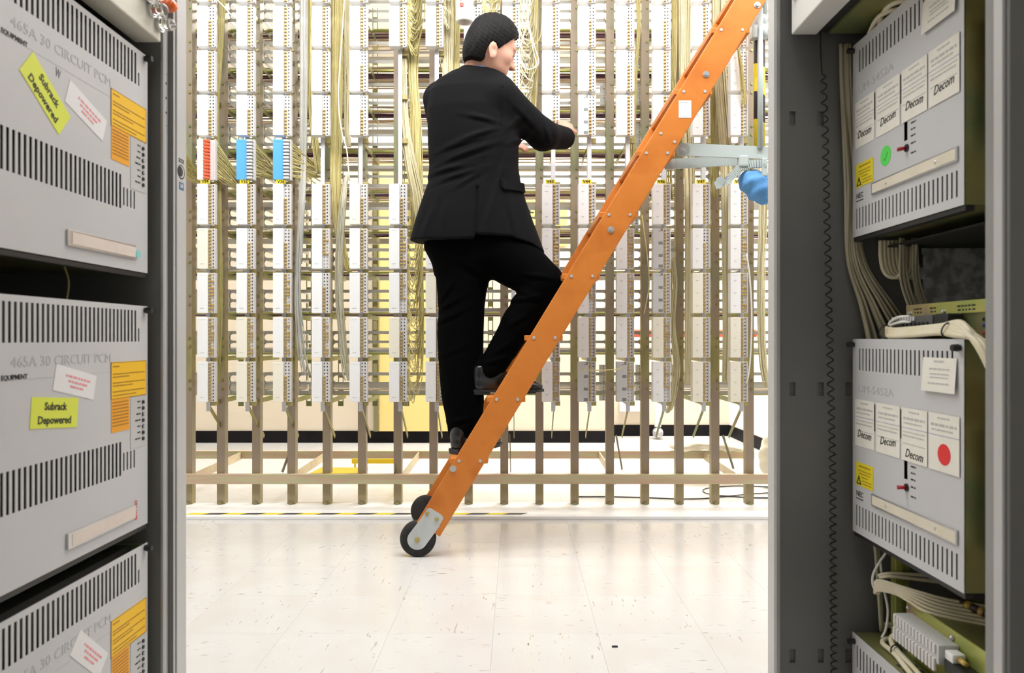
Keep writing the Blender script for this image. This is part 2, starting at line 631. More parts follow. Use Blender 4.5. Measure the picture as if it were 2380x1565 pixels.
M_FLOOR = floor_material()
M_GROUT = mat('floor_joint', (.56, .53, .49), .6)
M_WALL = mat('cream_wall_paint', (.69, .60, .47), .6, col2=(.72, .635, .51), nscale=2)
M_WALLW = mat('white_wall_paint', (.84, .82, .78), .6, col2=(.86, .85, .82), nscale=2)
M_CEIL = mat('white_ceiling', (.85, .85, .84), .7, col2=(.82, .82, .81), nscale=5)
M_BASEB = mat('black_baseboard', (.006, .0055, .0065), .6, col2=(.010, .009, .010), nscale=6, spec=.12)
M_DOORY = mat('yellow_door_paint', (.80, .60, .22), .45, col2=(.83, .64, .26), nscale=2)
M_JAMB = mat('olive_door_frame', (.20, .18, .08), .45)


def struct(name, mb, m):
    o = mb.build(name, m)
    o['kind'] = 'structure'
    return o


fl = struct('floor', MB().box(-3.4, 3.4, -1.6, 6.4, -.08, -.0022), M_GROUT)
tp = .3015
tm = MB().bbox(-tp / 2 + .0002, tp / 2 - .0002, -tp / 2 + .0002, tp / 2 - .0002, -.0021, 0, .00025).mesh('floor_tile', M_FLOOR)
for i in range(-8, 8):
    for j in range(-1, 15):
        o = link('floor_tile', tm, fl, (-.0665 + tp * (i + .5), 2.05 + tp * (j + .5), 0))
        if (i + j) % 2:
            o.rotation_euler.z = math.pi / 2
# plain floor outside the tiles one can see
ob = MB()
ob.box(-3.4, -.0665 - 8 * tp, -1.6, 6.4, -.002, -.0002).box(-.0665 + 8 * tp, 3.4, -1.6, 6.4, -.002, -.0002).box(-.0665 - 8 * tp, -.0665 + 8 * tp, -1.6, 2.05 - tp, -.002, -.0002)
ob.build('floor_margin', M_FLOOR, fl)

struct('wall_back', MB().box(-3.4, .79, 5.8, 6.4, 0, 3.3), M_WALL)
struct('wall_alcove', MB().box(.79, 3.4, 6.2, 6.4, 0, 3.3), M_WALL)
struct('wall_right', MB().box(1.86, 2.0, 1.9, 6.2, 0, 3.3), M_WALLW)
struct('wall_left', MB().box(-3.4, -3.2, -1.6, 5.8, 0, 3.3), M_WALLW)
struct('wall_rear', MB().box(-3.4, 3.4, -1.6, -1.45, 0, 3.3), M_WALLW)
struct('wall_far_right', MB().box(3.2, 3.4, -1.6, 6.2, 0, 3.3), M_WALLW)
struct('ceiling', MB().box(-3.4, 3.4, -1.6, 6.4, 3.3, 3.4), M_CEIL)
struct('baseboard_back', MB().bbox(-3.2, .802, 5.788, 5.80, 0, .097, .003), M_BASEB)
struct('baseboard_alcove', MB().bbox(.802, 1.848, 6.188, 6.20, 0, .097, .003), M_BASEB)
struct('baseboard_corner', MB().bbox(.79, .802, 5.80, 6.20, 0, .097, .003), M_BASEB)
struct('baseboard_right', MB().bbox(1.848, 1.86, 4.95, 6.20, 0, .097, .003), M_BASEB)
d = struct('door_1', MB().bbox(PX(881, 5.76), PX(1100, 5.76), 5.755, 5.798, .098, 2.28, .003), M_DOORY)
MB().bbox(PX(869, 5.76), PX(881, 5.76) - .001, 5.74, 5.798, .098, 2.31, .003).build('door_frame', M_JAMB, d)

# safety sign on the back wall
sg = thing('safety_sign', 'yellow safety sign with red lettering on the back wall behind the frame', 'sign', (.10, 5.796, 1.62))
MB().bbox(-.32, .315, -.006, 0, -.02, .36, .002).build('sign_board', mat('sign_yellow', (.88, .80, .16), .4), sg)
o = link('lettering', text_mesh('RESPONSIBILITY', .062, M_PRINTR, bold=.001), sg, (.05, -.0065, .115))
o.rotation_euler.x = math.pi / 2
o.scale = (.94, 1.0, 1)
o['label'] = 'red word along the foot of the sign'
o = link('lettering', text_mesh('SAFETY', .10, M_PRINT, bold=.0015), sg, (0.05, -.0065, .25))
o.rotation_euler.x = math.pi / 2

# red pipe and other things behind the frame
rp = MB().tube([(.86, 5.5, .89), (1.85, 5.5, .89)], .030, 12).build('red_pipe', M_REDM, smooth=True)
tag(rp, 'red painted pipe running level along the right end of the back wall', 'pipe')
dp = thing('drain_pipe', 'white pipe with a round steel end standing before the black baseboard', 'pipe', (PX(1529, 6.0), 6.0, .055))
MB().cyl((0, 0, .05), (0, 0, .42), .028, n=14).build('pipe', M_WHITE, dp, True)
MB().sphere((0, 0, 0), .046, 18).build('ball_end', M_GALV, dp, True)
wt = MB()
wt.bbox(PX(1440, 6.16), PX(1500, 6.16), 6.12, 6.1995, PZ(957, 6.12), PZ(936, 6.12), .003)
tag(wt.build('white_conduit', M_WHITE), 'short white conduit box fixed low on the alcove wall', 'conduit')

# crumpled cream cloth and cream sack behind the right posts
v = Vol((.75, 4.05, .12), (1.55, 4.45, .34), .01)
for (x, z, r) in ((1.00, .20, .06), (1.08, .215, .07), (1.17, .21, .06), (1.25, .20, .05), (1.31, .19, .04)):
    v.ell((x, 4.25, z + .008), (r * 1.4, .10, r * .42), .03)
v.disp(lambda x, y, z: (.006 * np.sin(x * 55 + y * 30) * np.sin(y * 40 - x * 22)).astype(np.float32) + 0 * z, (.75, 4.05, .12), (1.55, 4.45, .34))
v.cut(lambda x, y, z: .1795 - z + 0 * x + 0 * y, (.7, 4.0, .1), (1.6, 4.5, .4))
cl = link('cloth', v.mesh('cloth', mat('cream_cloth', (.78, .70, .54), .8, col2=(.84, .77, .62), nscale=12)))
tag(cl, 'crumpled cream cloth lying on the rear rail of the frame', 'cloth')
v = Vol((1.30, 3.82, -.01), (1.84, 4.3, .46), .012)
v.ell((1.58, 4.05, .17), (.2, .13, .2), .04)
v.ell((1.62, 4.05, .28), (.17, .12, .12), .05)
v.cut(lambda x, y, z: -(z + 0 * x + 0 * y), (1.2, 3.8, -.05), (1.9, 4.4, .5))
v.disp(lambda x, y, z: (.008 * np.sin(x * 30 + z * 44) * np.sin(z * 35 + y * 40)).astype(np.float32), (1.30, 3.82, -.01), (1.84, 4.3, .46))
sk = link('sack', v.mesh('sack', mat('cream_sack', (.80, .75, .62), .8, col2=(.72, .66, .5), nscale=14)))
tag(sk, 'cream paper sack standing on the floor at the right end of the frame', 'sack')

# yellow painted trays on the floor behind
yt = thing('yellow_tray', 'flat yellow metal tray lying across the depth ties behind the front rail', 'tray', (PX(780, 3.65), 3.65, .164))
xo = PX(780, 3.65)
MB().prism([(PX(716, 3.56) - xo, -.085), (PX(839, 3.56) - xo, -.085), (PX(839, 3.7) - xo, .085), (PX(742, 3.7) - xo, .085)], (1, 0, 0), (0, 1, 0), (0, 0, .004), (0, 0, .004)).build('tray_deck', M_YELLOWM, yt)
MB().box(PX(836, 3.56) - xo, PX(839, 3.56) - xo, -.085, .085, -.008, .008).box(PX(716, 3.56) - xo, PX(839, 3.56) - xo, -.085, -.081, -.008, .006).build('tray_lip', M_YELLOWM, yt)
yb = MB().bbox(PX(818, 4.35), PX(930, 4.35), 4.34, 4.40, .085, .115, .003)
yb.box(PX(822, 4.35), PX(826, 4.35), 4.36, 4.37, 0, .09).box(PX(918, 4.35), PX(922, 4.35), 4.36, 4.37, 0, .09)
tag(yb.build('yellow_bar', M_YELLOWM), 'yellow bar on short feet under the rear rail', 'bar')

# black cords on the floor behind the posts
pts = [P(1345, 1157, 3.80), P(1420, 1157, 3.80), P(1500, 1160, 3.78), P(1575, 1163, 3.75), P(1640, 1162, 3.76), P(1690, 1157, 3.81), P(1740, 1160, 3.78), P(1800, 1161, 3.77)]
for q in pts:
    q.z = .004
tag(MB().tube(smooth_path(pts, 6), .0035, 6).build('floor_cord', M_BLACKW, smooth=True), 'thin black cord lying straight along the floor behind the posts', 'cord')
pts = [P(1800, 1145, 0), P(1740, 1149, 0), P(1690, 1153, 0), P(1645, 1148, 0), P(1634, 1139, 0), P(1660, 1133, 0), P(1720, 1130, 0), P(1800, 1133, 0)]
pts = []
for (a, b_) in ((1800, 1145), (1740, 1149), (1690, 1153), (1645, 1148), (1634, 1139), (1660, 1133), (1720, 1130), (1800, 1133)):
    Y = .846 * F / (b_ - 787)
    pts.append((PX(a, Y), Y, .004))
tag(MB().tube(smooth_path(pts, 6), .003, 6).build('floor_cord', M_BLACKW, smooth=True), 'thin black cord looped on the floor at the right end of the frame', 'cord')
for (a, b_, s_, m_, lb) in ((1448, 1184, .011, M_WOODE, 'small scrap of debris on the white base plate right of centre'),):
    tag(MB().bbox(-s_, s_, -.006, .006, 0, .006, .002).build('debris_scrap', m_, None, False, P(a, b_, 3.50)), lb, 'scrap')
tag(MB().bbox(-.008, .008, -.003, .003, 0, .004, .001).build('debris_scrap', M_BLACK, None, False, (PX(1429, 1.957), 1.957, 0)), 'small black scrap on the tiles near the camera', 'scrap')

# ------------------------------------------------------------ main distribution frame
FR = thing('distribution_frame', 'tall open steel cable frame of yellow zinc posts filling the middle', 'distribution frame', (0, 3.6, 0))
FO = Vector((0, 3.6, 0))
YP = 3.575
TOP = 2.78
POSTS = [437, 513, 595, 677, 759, 841, 924, 1007, 1089, 1172, 1254, 1336, 1418, 1500, 1580, 1663, 1743, 1826]


def loc(x, y, z):
    return Vector((x, y, z)) - FO


pm = MB()
pm.bbox(-.020, .020, 0, .003, 0, TOP - .016, .0008).bbox(-.020, -.017, .003, .042, 0, TOP - .016, .0008).bbox(.017, .020, .003, .042, 0, TOP - .016, .0008)
pm = pm.mesh('post', M_ZINC)
bm_ = MB()
PZ0 = .5637
for k in range(10):
    for dz in (.032, .075):
        bm_.cyl((.009, 0, PZ0 + .2129 * k + dz), (.009, -.005, PZ0 + .2129 * k + dz), .0065, n=8)
bm_.cyl((0, 0, .02), (0, -.012, .02), .010, n=8)
bm_ = bm_.mesh('bolt_row', M_ZINCD)
for px in POSTS:
    o = link('post', pm, FR, loc(PX(px, YP), YP, .016))
    b_ = link('bolt_row', bm_, o, (0, 0, -.016))
    b_['kind'] = 'stuff'

MB().bbox(PX(380, 3.55), 1.62, -.06, -.028, .124, .172, .003).build('front_rail', M_ZINCH, FR)
MB().bbox(PX(610, 4.24) - .9, 1.42, .64, .67, .132, .178, .003).build('rear_rail', M_ZINCH, FR)
bp = MB().bbox(-2.0, 2.0, -.27, .03, 0, .016, .003).build('base_plate', M_WHITE, FR)
bp['label'] = 'white base plate bolted to the floor'
# black and yellow tape along the left part of the base plate
x = PX(425, 3.36)
i = 0
while x < PX(1190, 3.36):
    L_ = .085
    m_ = M_TAGY if i % 2 == 0 else mat('black_tape', (.05, .05, .05), .5)
    MB().prism([(x, -.236), (x + L_, -.236), (x + L_ + .03, -.206), (x + .03, -.206)], (1, 0, 0), (0, 1, 0), (0, 0, .0008), (0, 0, .0161)).build('hazard_tape', m_, FR)
    x += L_ + .004
    i += 1
# depth ties between the front and rear rails
for px in (437, 672, 930, 1430, 1720):
    X = PX(px, 3.56)
    MB().bar((X, -.04, .140), (X, .64, .150), .006, .045).build('depth_tie', M_ZINCH, FR)

# slotted plates


def slotted(wd, inset, hgt=.112):
    mb = MB()
    r = .0165
    c1, c2 = .033, .079
    x0, x1 = inset, wd - inset
    xs = [0.0]
    xs += [x0 + r - r * math.cos(math.pi * k / 12) for k in range(7)]
    xs += [x1 - r + r * math.sin(math.pi * k / 12) for k in range(7)]
    xs += [wd]

    def hh(x):
        if x < x0 or x > x1:
            return 0
        if x < x0 + r:
            return math.sqrt(max(0, r * r - (x0 + r - x) ** 2))
        if x > x1 - r:
            return math.sqrt(max(0, r * r - (x - x1 + r) ** 2))
        return r
    cols = [[0, c1 - hh(x), c1 + hh(x), c2 - hh(x), c2 + hh(x), hgt] for x in xs]
    t = .002
    for i in range(len(xs) - 1):
        a, b_ = cols[i], cols[i + 1]
        for k in (0, 2, 4):
            A = (xs[i], 0, a[k])
            B = (xs[i + 1], 0, b_[k])
            C = (xs[i + 1], 0, b_[k + 1])
            D = (xs[i], 0, a[k + 1])
            mb.add([A, B, C, D, *[(p[0], t, p[2]) for p in (A, B, C, D)]], [(0, 1, 2, 3), (7, 6, 5, 4), (0, 4, 5, 1), (3, 2, 6, 7)])
    return mb.mesh('slotted_plate', M_SLOT)


sp = slotted(.1773, .011)
for i in range(len(POSTS) - 1):
    for k in range(0, 10):
        link('slotted_plate', sp, FR, loc(PX(POSTS[i], YP) + .001, 3.66, PZ0 + .2129 * k))
sd = slotted(.2, .02)
for i, px in enumerate(POSTS[:-1]):
    if px > 690:
        continue
    for k in range(0, 10):
        o = link('side_plate', sd, FR, loc(PX(px, YP) + (.016 if px < 1000 else -.016), 3.622, PZ0 + .2129 * k))
        o.rotation_euler.z = math.pi / 2
# rear slotted strips
rs = MB()
for k in range(28):
    z = .45 + k * .084
    rs.box(-.016, -.011, 0, .003, z, z + .084).box(.011, .016, 0, .003, z, z + .084).box(-.011, .011, 0, .003, z, z + .03)
rs = rs.mesh('rear_strip', M_ZINCD)
for px in (560, 718, 792, 872, 945, 1140):
    link('rear_strip', rs, FR, loc(PX(px, 4.2), 4.2, .0))
for k in range(0, 10):
    MB().bbox(-2.0, 1.75, .135, .155, PZ0 + .2129 * k - .012, PZ0 + .2129 * k - .002, .002).build('shelf_lip', M_ZINCP, FR)
    MB().bbox(-2.0, 1.75, .56, .575, PZ0 + .2129 * k - .012, PZ0 + .2129 * k + .02, .002).build('rear_lip', M_SLOT, FR)

# mounting bars, cantilever arms, braces and terminal blocks, column by column
YB = 3.39
BX = [458, 549, 634, 724, 812, 904, 989, 1078, 1167, 1260, 1344, 1433.5, 1518, 1610, 1698]
ORD = ['first', 'second', 'third', 'fourth', 'fifth', 'sixth', 'seventh', 'eighth', 'ninth', 'tenth', 'eleventh', 'twelfth', 'thirteenth', 'fourteenth', 'fifteenth']
ROWZ = [PZ(935 - 103.5 * k, YB) for k in range(10)]
PITCH = ROWZ[1] - ROWZ[0]
BH = 94 * YB / F
bar = MB().bbox(-.010, .010, 0, .004, 0, 2.35, .001).bbox(-.010, -.007, .004, .03, .04, 2.35, .001)
for k in range(0, 90):
    bar.cyl((0, 0, .012 + k * .051), (0, -.0006, .012 + k * .051), .0022, n=6) if k < 46 else None
bar = bar.mesh('mounting_bar', mat('mounting_bar_grey', (.60, .61, .63), .4, .1, col2=(.66, .67, .69), nscale=4))
arm = MB().bbox(-.002, .002, 0, .44, -.012, .012, .001).mesh('cantilever_arm', M_ZINCD)
armg = MB().bbox(-.012, -.002, -.002, .02, -.012, .012, .001).bbox(.002, .03, -.002, .02, -.012, .012, .001).mesh('arm_lug', M_LUG)
for c, bx in enumerate(BX):
    xb = PX(bx + 26, 3.44)
    link('mounting_bar', bar, FR, loc(xb, 3.44, PZ(957, 3.44)))
    for k in range(0, 10):
        a_ = link('cantilever_arm', arm, FR, loc(xb + .004, 3.448, ROWZ[k] - .011))
        link('arm_lug', armg, a_)
    MB().bar(loc(xb + .003, 3.45, PZ(948, 3.44)), loc(xb + .003, 3.66, .345), .004, .02, (0, 0, 1)).build('brace', M_ZINCD, FR)

for a_, b_ in (((689, 1008), (656, 1098)), ((930, 1010), (917, 1098)), ((1185, 1010), (1187, 1098)), ((1432, 1012), (1446, 1092)), ((1680, 1012), (1705, 1090))):
    p, q_ = P(*a_, 3.64), P(*b_, 3.56)
    MB().bar(p - FO, q_ - FO, .004, .014).build('brace', M_ZINC, FR)

# block meshes: origin at the lower left front corner, x to the right, y away
CW, BW = .0500, .0845


def cover_mesh(m, h=BH):
    mb = MB().bbox(0, CW, 0, .045, 0, h, .002)
    mb.bbox(.012, .036, -.0008, .001, h - .012, h - .003, .0004)
    return mb.mesh('cover', m, False)


cov = {k: cover_mesh(m) for k, m in (('w', M_WHITE), ('c', M_CREAMP), ('g', M_GREYP), ('b', M_BLUEP))}


def strip_mesh():
    mb = MB().bbox(CW + .001, BW, .012, .03, 0, BH, .001)
    mb.bbox(BW - .004, BW, .004, .012, 0, BH, .0008)
    return mb.mesh('contact_strip', M_STRIP)


strip = strip_mesh()
NR = 12


def gold_mesh(rows1, rows2):
    mb = MB()
    for r in range(NR):
        z = BH * (r + .5) / NR
        if r in rows1:
            mb.bbox(CW + .003, CW + .0145, .0045, .012, z - .0045, z + .0035, .002)
            mb.box(CW + .006, CW + .012, .002, .005, z - .0025, z + .0005)
        if r in rows2:
            mb.bbox(CW + .017, CW + .0285, .0055, .012, z - .0045, z + .0035, .002)
    return mb.mesh('contact_row', M_GOLD)


def hole_mesh(rows1, rows2, m):
    mb = MB()
    for r in range(NR):
        z = BH * (r + .5) / NR
        if r in rows1:
            mb.cyl((CW + .0085, .0118, z), (CW + .0085, .0100, z), .0030, n=8)
        if r in rows2:
            mb.cyl((CW + .0225, .0118, z), (CW + .0225, .0100, z), .0030, n=8)
    return mb.mesh('socket_row', m)


ALL = set(range(NR))
G = [gold_mesh(ALL, set()), gold_mesh(set(range(0, 8)), set()), gold_mesh(ALL, {1, 2, 5, 6, 7, 9}), gold_mesh(set(range(4, 12)), {4, 8})]
H = [hole_mesh(set(), ALL, M_HOLE), hole_mesh(set(range(8, 12)), ALL, M_HOLE), hole_mesh(set(), ALL - {1, 2, 5, 6, 7, 9}, M_GREYH), hole_mesh(set(range(0, 4)), ALL - {4, 8}, M_GREYH)]
Gall = gold_mesh(ALL, ALL)
prt = MB()
for z in (.035, .095, .155):
    prt.box(.015, .028, -.0006, .0002, z, z + .0022).box(.019, .024, -.0006, .0002, z - .006, z - .0045)
prt = prt.mesh('print_mark', M_PRINTL)
prt1 = MB().box(.014, .034, -.0006, .0002, .022, .0242).mesh('print_mark', M_PRINTL)
sq = MB()
for z in (.005, .055, .115, .178):
    sq.box(.026, .046, -.0006, .0002, z, z + .014)
sq = sq.mesh('index_square', mat('dark_index_square', (.22, .22, .22), .5))

RN = ['lowest row', 'second row up', 'third row up', 'fourth row up', 'just under the yellow tags', '',
      'second row above the tags', 'third row above the tags', 'fourth row above the tags', 'cut by the top edge']
GROUP = 'terminal blocks on the distribution frame'
r_ = random.Random(3)
KIND = {(0, 3): 'c', (1, 0): 'c', (1, 1): 'c', (2, 0): 'c', (4, 4): 'c', (5, 1): 'c', (6, 2): 'c', (10, 6): 'g', (10, 0): 'g', (11, 0): 'g', (12, 2): 'g', (12, 3): 'g',
        (13, 0): 'c', (13, 1): 'c', (14, 0): 'c', (14, 1): 'c', (12, 1): 'c', (13, 2): 'c'}
KW = {'w': 'white', 'c': 'ivory', 'g': 'grey'}
for c, bx in enumerate(BX):
    for k in range(10):
        if k == 5 and c > 2:
            continue
        if c in (5, 6) and k in (6, 7):
            continue
        if c == 6 and k == 4 or c == 7 and k < 8 or c == 8 and k < 7 or (c, k) == (9, 2):
            continue
        kd = KIND.get((c, k), 'w')
        p = (PX(bx, YB), YB, ROWZ[k])
        if k == 5:
            nm = ('terminal block with an orange clip row and white cover' if c == 0 else 'terminal block with a sky blue cover and grey clips')
            t = thing('terminal_block', nm + (' above yellow tag V34' if c == 0 else ' above yellow tag V3%d' % (4 + c)), 'terminal block', p, GROUP)
            link('cover', cov['w' if c == 0 else 'b'], t)
            link('contact_strip', strip, t)
            for q in range(12):
                z = BH * (q + .5) / 12
                m_ = M_ORANGEP if c == 0 else M_GREYP
                x0 = CW - .018 if c == 0 else CW + .002
                MB().bbox(x0, x0 + .027, -.010, .012, z - .0058, z + .0048, .002).build('clip', m_, t)
            continue
        t = thing('terminal_block', '%s terminal block, %s column from the left, %s' % (KW[kd], ORD[c], RN[k]), 'terminal block', p, GROUP)
        link('cover', cov[kd], t)
        link('contact_strip', strip, t)
        g = r_.choice([0, 0, 0, 1, 2, 3]) if k < 5 else r_.choice([0, 0, 1])
        if (c, k) in ((3, 0), (4, 0)):
            g = 1
        o = link('contact_row', G[g], t)
        o['kind'] = 'stuff'
        o = link('socket_row', H[g], t)
        o['kind'] = 'stuff'
        if kd == 'g':
            link('index_square', sq, t)['kind'] = 'stuff'
        elif k < 6 or c > 9:
            link('print_mark', prt if c > 8 else prt1, t)['kind'] = 'stuff'

for c, s_ in ((0, 'V34'), (1, 'V35'), (2, 'V36'), (9, 'V43'), (10, 'V44'), (12, 'V46'), (13, 'V47'), (14, 'V48')):
    o = MB().bbox(-.0225, .0225, 0, .0012, -.0095, .0095, .0004).build('number_tag', M_TAGY, FR, False, loc(PX(BX[c] + 19, YB), YB - .001, PZ(422.5, YB)))
    o['label'] = 'yellow number tag reading ' + s_
    t_ = link('lettering', text_mesh(s_, .021, M_PRINT, bold=.0004), o, (0, -.0005, 0))
    t_.rotation_euler.x = math.pi / 2

# small perforated terminals fixed behind the lowest right blocks
for px in (1393, 1478, 1562):
    o = link('rear_terminal', strip, FR, loc(PX(px, 3.8) - CW, 3.8, PZ(932, 3.8)))
    link('socket_row', H[0], o)['kind'] = 'stuff'
for px, k in ((1478, 6), (1478, 7), (1478, 8), (1395, 7), (1565, 6), (1470, 4), (1560, 3)):
    o = link('rear_terminal', strip, FR, loc(PX(px, 3.8) - CW, 3.8, PZ0 + .2129 * k - .02))
    link('socket_row', H[0], o)['kind'] = 'stuff'

# ------------------------------------------------------------ cables on the frame


def bundle(name, label, path, n, m, r=.0021, ky=.55, seed=1, jit=.35, cat='cable bundle', seg=5, sides=4, group=None, fray=.14):
    """path: (px, py, Y, width_px).  n separate wires sharing one loose bundle"""
    q = np.random.RandomState(seed)
    pts = np.array([(*P(a, b_, Y), wp * Y / F) for a, b_, Y, wp in path])
    sm = smooth_path(pts, seg)
    mb = MB()
    N = len(sm)
    for i in range(n):
        a = math.sqrt(q.rand()) * .5
        t = q.rand() * 2 * math.pi
        ox, oy = a * math.cos(t), a * math.sin(t)
        ph, fr = q.rand() * 6.28, 1 + q.rand() * 2
        wob = jit * np.sin(np.linspace(0, fr * 3.1, N) + ph) * .3
        wob2 = jit * np.cos(np.linspace(0, fr * 2.3, N) + ph) * .3
        w_ = sm[:, 3]
        pp = np.stack([sm[:, 0] + w_ * (ox + wob * .5), sm[:, 1] + w_ * ky * (oy + wob2 * .5), sm[:, 2]], 1)
        e = max(4, int(N * (1 - fray * q.rand() ** 1.5)))
        mb.tube(pp[:e], r, sides)
    o = mb.build(name, m, None, True)
    return tag(o, label, cat, group)


Yc = 3.50
GC = 'wire bundles on the distribution frame'
bundle('cable_bundle', 'pale grey wire bundle hanging left of the fourth block column', [(705, -60, Yc, 18), (705, 200, Yc, 18), (702, 420, Yc, 17), (696, 560, Yc, 16), (692, 690, Yc, 18), (700, 800, Yc, 26), (716, 890, Yc, 34)], 40, M_WHITEW, seed=1, group=GC, fray=.5)
bundle('cable_bundle', 'straw wire bundle hidden half behind the fourth block column', [(724, -60, 3.52, 15), (722, 120, 3.52, 16), (724, 250, 3.52, 14), (735, 345, 3.52, 16), (742, 420, 3.54, 10)], 36, M_STRAW, seed=2, group=GC)
bundle('cable_bundle', 'thick straw wire bundle between the fourth and fifth block columns', [(783, -60, Yc, 27), (783, 100, Yc, 26), (782, 280, Yc, 27), (780, 430, Yc, 25), (786, 520, Yc, 22), (800, 600, Yc, 18), (815, 640, Yc, 8)], 75, M_STRAW, seed=3, group=GC)
bundle('cable_bundle', 'whitish wire bundle close against the fifth block column', [(808, -60, 3.53, 14), (806, 120, 3.53, 15), (808, 300, 3.53, 13), (812, 350, 3.53, 8)], 30, M_STRAWP, seed=4, group=GC)
bundle('cable_bundle', 'pale drooping wire bundle right of the fourth column of blocks', [(808, 400, 3.48, 6), (800, 450, 3.48, 14), (791, 560, 3.48, 17), (788, 660, 3.48, 18), (793, 760, 3.48, 18), (805, 860, 3.48, 22), (812, 890, 3.48, 16)], 34, M_WHITEG, seed=5, group=GC, fray=.5)
pts = smooth_path([P(803, -40, 3.44), P(795, 80, 3.44), P(787, 200, 3.44), P(788, 260, 3.44), P(795, 310, 3.44), P(806, 350, 3.44), P(812, 420, 3.46)], 8)
tag(MB().tube(pts, .0035, 6).build('loose_cable', mat('ivory_cable', (.85, .81, .66), .4), smooth=True), 'single ivory cable curving down beside the thick straw bundle', 'cable')
pbt = bundle('cable_bundle', 'pale straw bundle with a dark tie right of the sixth block column', [(936, 100, 3.47, 17), (937, 180, 3.47, 16), (939, 260, 3.47, 18), (945, 330, 3.47, 22), (958, 400, 3.48, 26), (972, 470, 3.5, 30), (975, 560, 3.52, 26)], 70, M_STRAWP, seed=6, group=GC)
c0 = P(937, 137, 3.468)
MB().tube([(c0.x + .0195 * math.cos(a), c0.y + .013 * math.sin(a), c0.z + .004 * math.cos(a)) for a in np.linspace(0, 6.2832, 25)], .0016, 5).build('bundle_tie', M_BLACKW, pbt, True)
bundle('cable_bundle', 'straw wire bundle passing behind the left shoulder of the jacket', [(962, 90, 3.50, 30), (961, 180, 3.50, 22), (966, 260, 3.50, 25), (968, 350, 3.5, 27), (968, 450, 3.5, 28), (970, 560, 3.52, 30)], 80, M_STRAW, seed=7, group=GC)
bundle('cable_bundle', 'thick straw bundle left of the white cylinder housing', [(1040, -60, 3.47, 26), (1041, 60, 3.47, 26), (1040, 160, 3.47, 26), (1036, 260, 3.5, 22)], 60, M_STRAWP, seed=8, group=GC)
bundle('cable_bundle', 'darker straw bundle directly behind the white cylinder housing', [(1062, -60, 3.50, 18), (1061, 80, 3.50, 17), (1059, 160, 3.50, 17), (1056, 260, 3.52, 17)], 45, M_STRAW, seed=9, group=GC)
bundle('cable_bundle', 'straw wire bundle right of the ninth block column', [(1243, -60, 3.51, 14), (1245, 80, 3.51, 12), (1243, 200, 3.51, 12), (1240, 300, 3.52, 8)], 26, M_STRAW, seed=10, group=GC)
bundle('cable_bundle', 'wide pale straw bundle left of the fourteenth block column', [(1591, -60, 3.49, 30), (1592, 60, 3.49, 28), (1593, 200, 3.49, 27), (1599, 330, 3.49, 26), (1603, 450, 3.49, 24), (1602, 620, 3.49, 20), (1600, 780, 3.49, 16), (1596, 920, 3.5, 13)], 80, M_STRAWP, seed=11, group=GC)
bundle('cable_bundle', 'dark olive bundle right of the thirteenth block column', [(1568, -60, 3.51, 14), (1567, 100, 3.51, 14), (1563, 200, 3.51, 16), (1556, 330, 3.51, 18), (1552, 400, 3.51, 20), (1556, 480, 3.52, 20)], 40, M_OLIVE, seed=12, group=GC)
bundle('cable_bundle', 'wide pale straw bundle left of the fifteenth block column', [(1671, -60, 3.49, 28), (1670, 60, 3.49, 28), (1676, 200, 3.49, 28), (1686, 330, 3.49, 27), (1689, 450, 3.49, 24), (1688, 620, 3.49, 19), (1688, 780, 3.49, 17), (1684, 915, 3.5, 13)], 80, M_STRAWP, seed=13, group=GC)
bundle('cable_bundle', 'olive bundle behind the wide pale bundle near the blue fabric', [(1660, 180, 3.53, 12), (1656, 280, 3.53, 18), (1658, 380, 3.53, 16), (1660, 480, 3.53, 12)], 30, M_OLIVE, seed=14, group=GC)
bundle('cable_bundle', 'pale straw bundle at the right end of the frame beside the cabinet', [(1775, 380, 3.49, 20), (1772, 540, 3.49, 19), (1768, 700, 3.49, 18), (1772, 830, 3.49, 18), (1785, 920, 3.5, 14)], 50, M_STRAWP, seed=15, group=GC)
bundle('cable_bundle', 'olive bundle right of the twelfth block column above the ladder', [(1480, -60, 3.51, 10), (1484, 60, 3.51, 9), (1478, 160, 3.51, 8), (1470, 300, 3.51, 16), (1467, 400, 3.51, 18), (1462, 490, 3.52, 12)], 30, M_OLIVE, seed=16, group=GC)
bundle('cable_bundle', 'olive wire bundle hanging down right of the first block column', [(520, -60, 3.5, 14), (512, 110, 3.5, 12), (503, 260, 3.5, 9), (506, 420, 3.5, 14), (508, 560, 3.5, 17), (510, 700, 3.5, 15), (506, 830, 3.5, 12), (500, 910, 3.5, 8)], 30, M_OLIVE, seed=17, group=GC)
bundle('cable_bundle', 'thin olive wires hanging right of the third block column', [(672, 540, 3.5, 6), (676, 640, 3.5, 8), (674, 760, 3.5, 7), (672, 880, 3.5, 5)], 10, M_OLIVE, seed=18, group=GC)
bundle('cable_bundle', 'thin olive wires hanging right of the second block column', [(590, 540, 3.5, 5), (592, 640, 3.5, 6), (589, 760, 3.5, 6), (586, 880, 3.5, 4)], 7, M_OLIVE, seed=19, group=GC)
bundle('cable_bundle', 'dark straw wires crossing over the rightmost upper blocks', [(1715, 110, 3.37, 8), (1722, 150, 3.37, 12), (1728, 210, 3.37, 14), (1732, 260, 3.38, 10)], 10, M_OLIVE, seed=21, group=GC)
bundle('cable_bundle', 'tangled pale wires low behind the thirteenth block column', [(1560, 600, 3.56, 14), (1566, 660, 3.56, 18), (1562, 760, 3.56, 16), (1570, 860, 3.56, 20), (1560, 940, 3.56, 16), (1548, 965, 3.56, 8)], 22, M_STRAWP, seed=22, jit=1.0, group=GC)
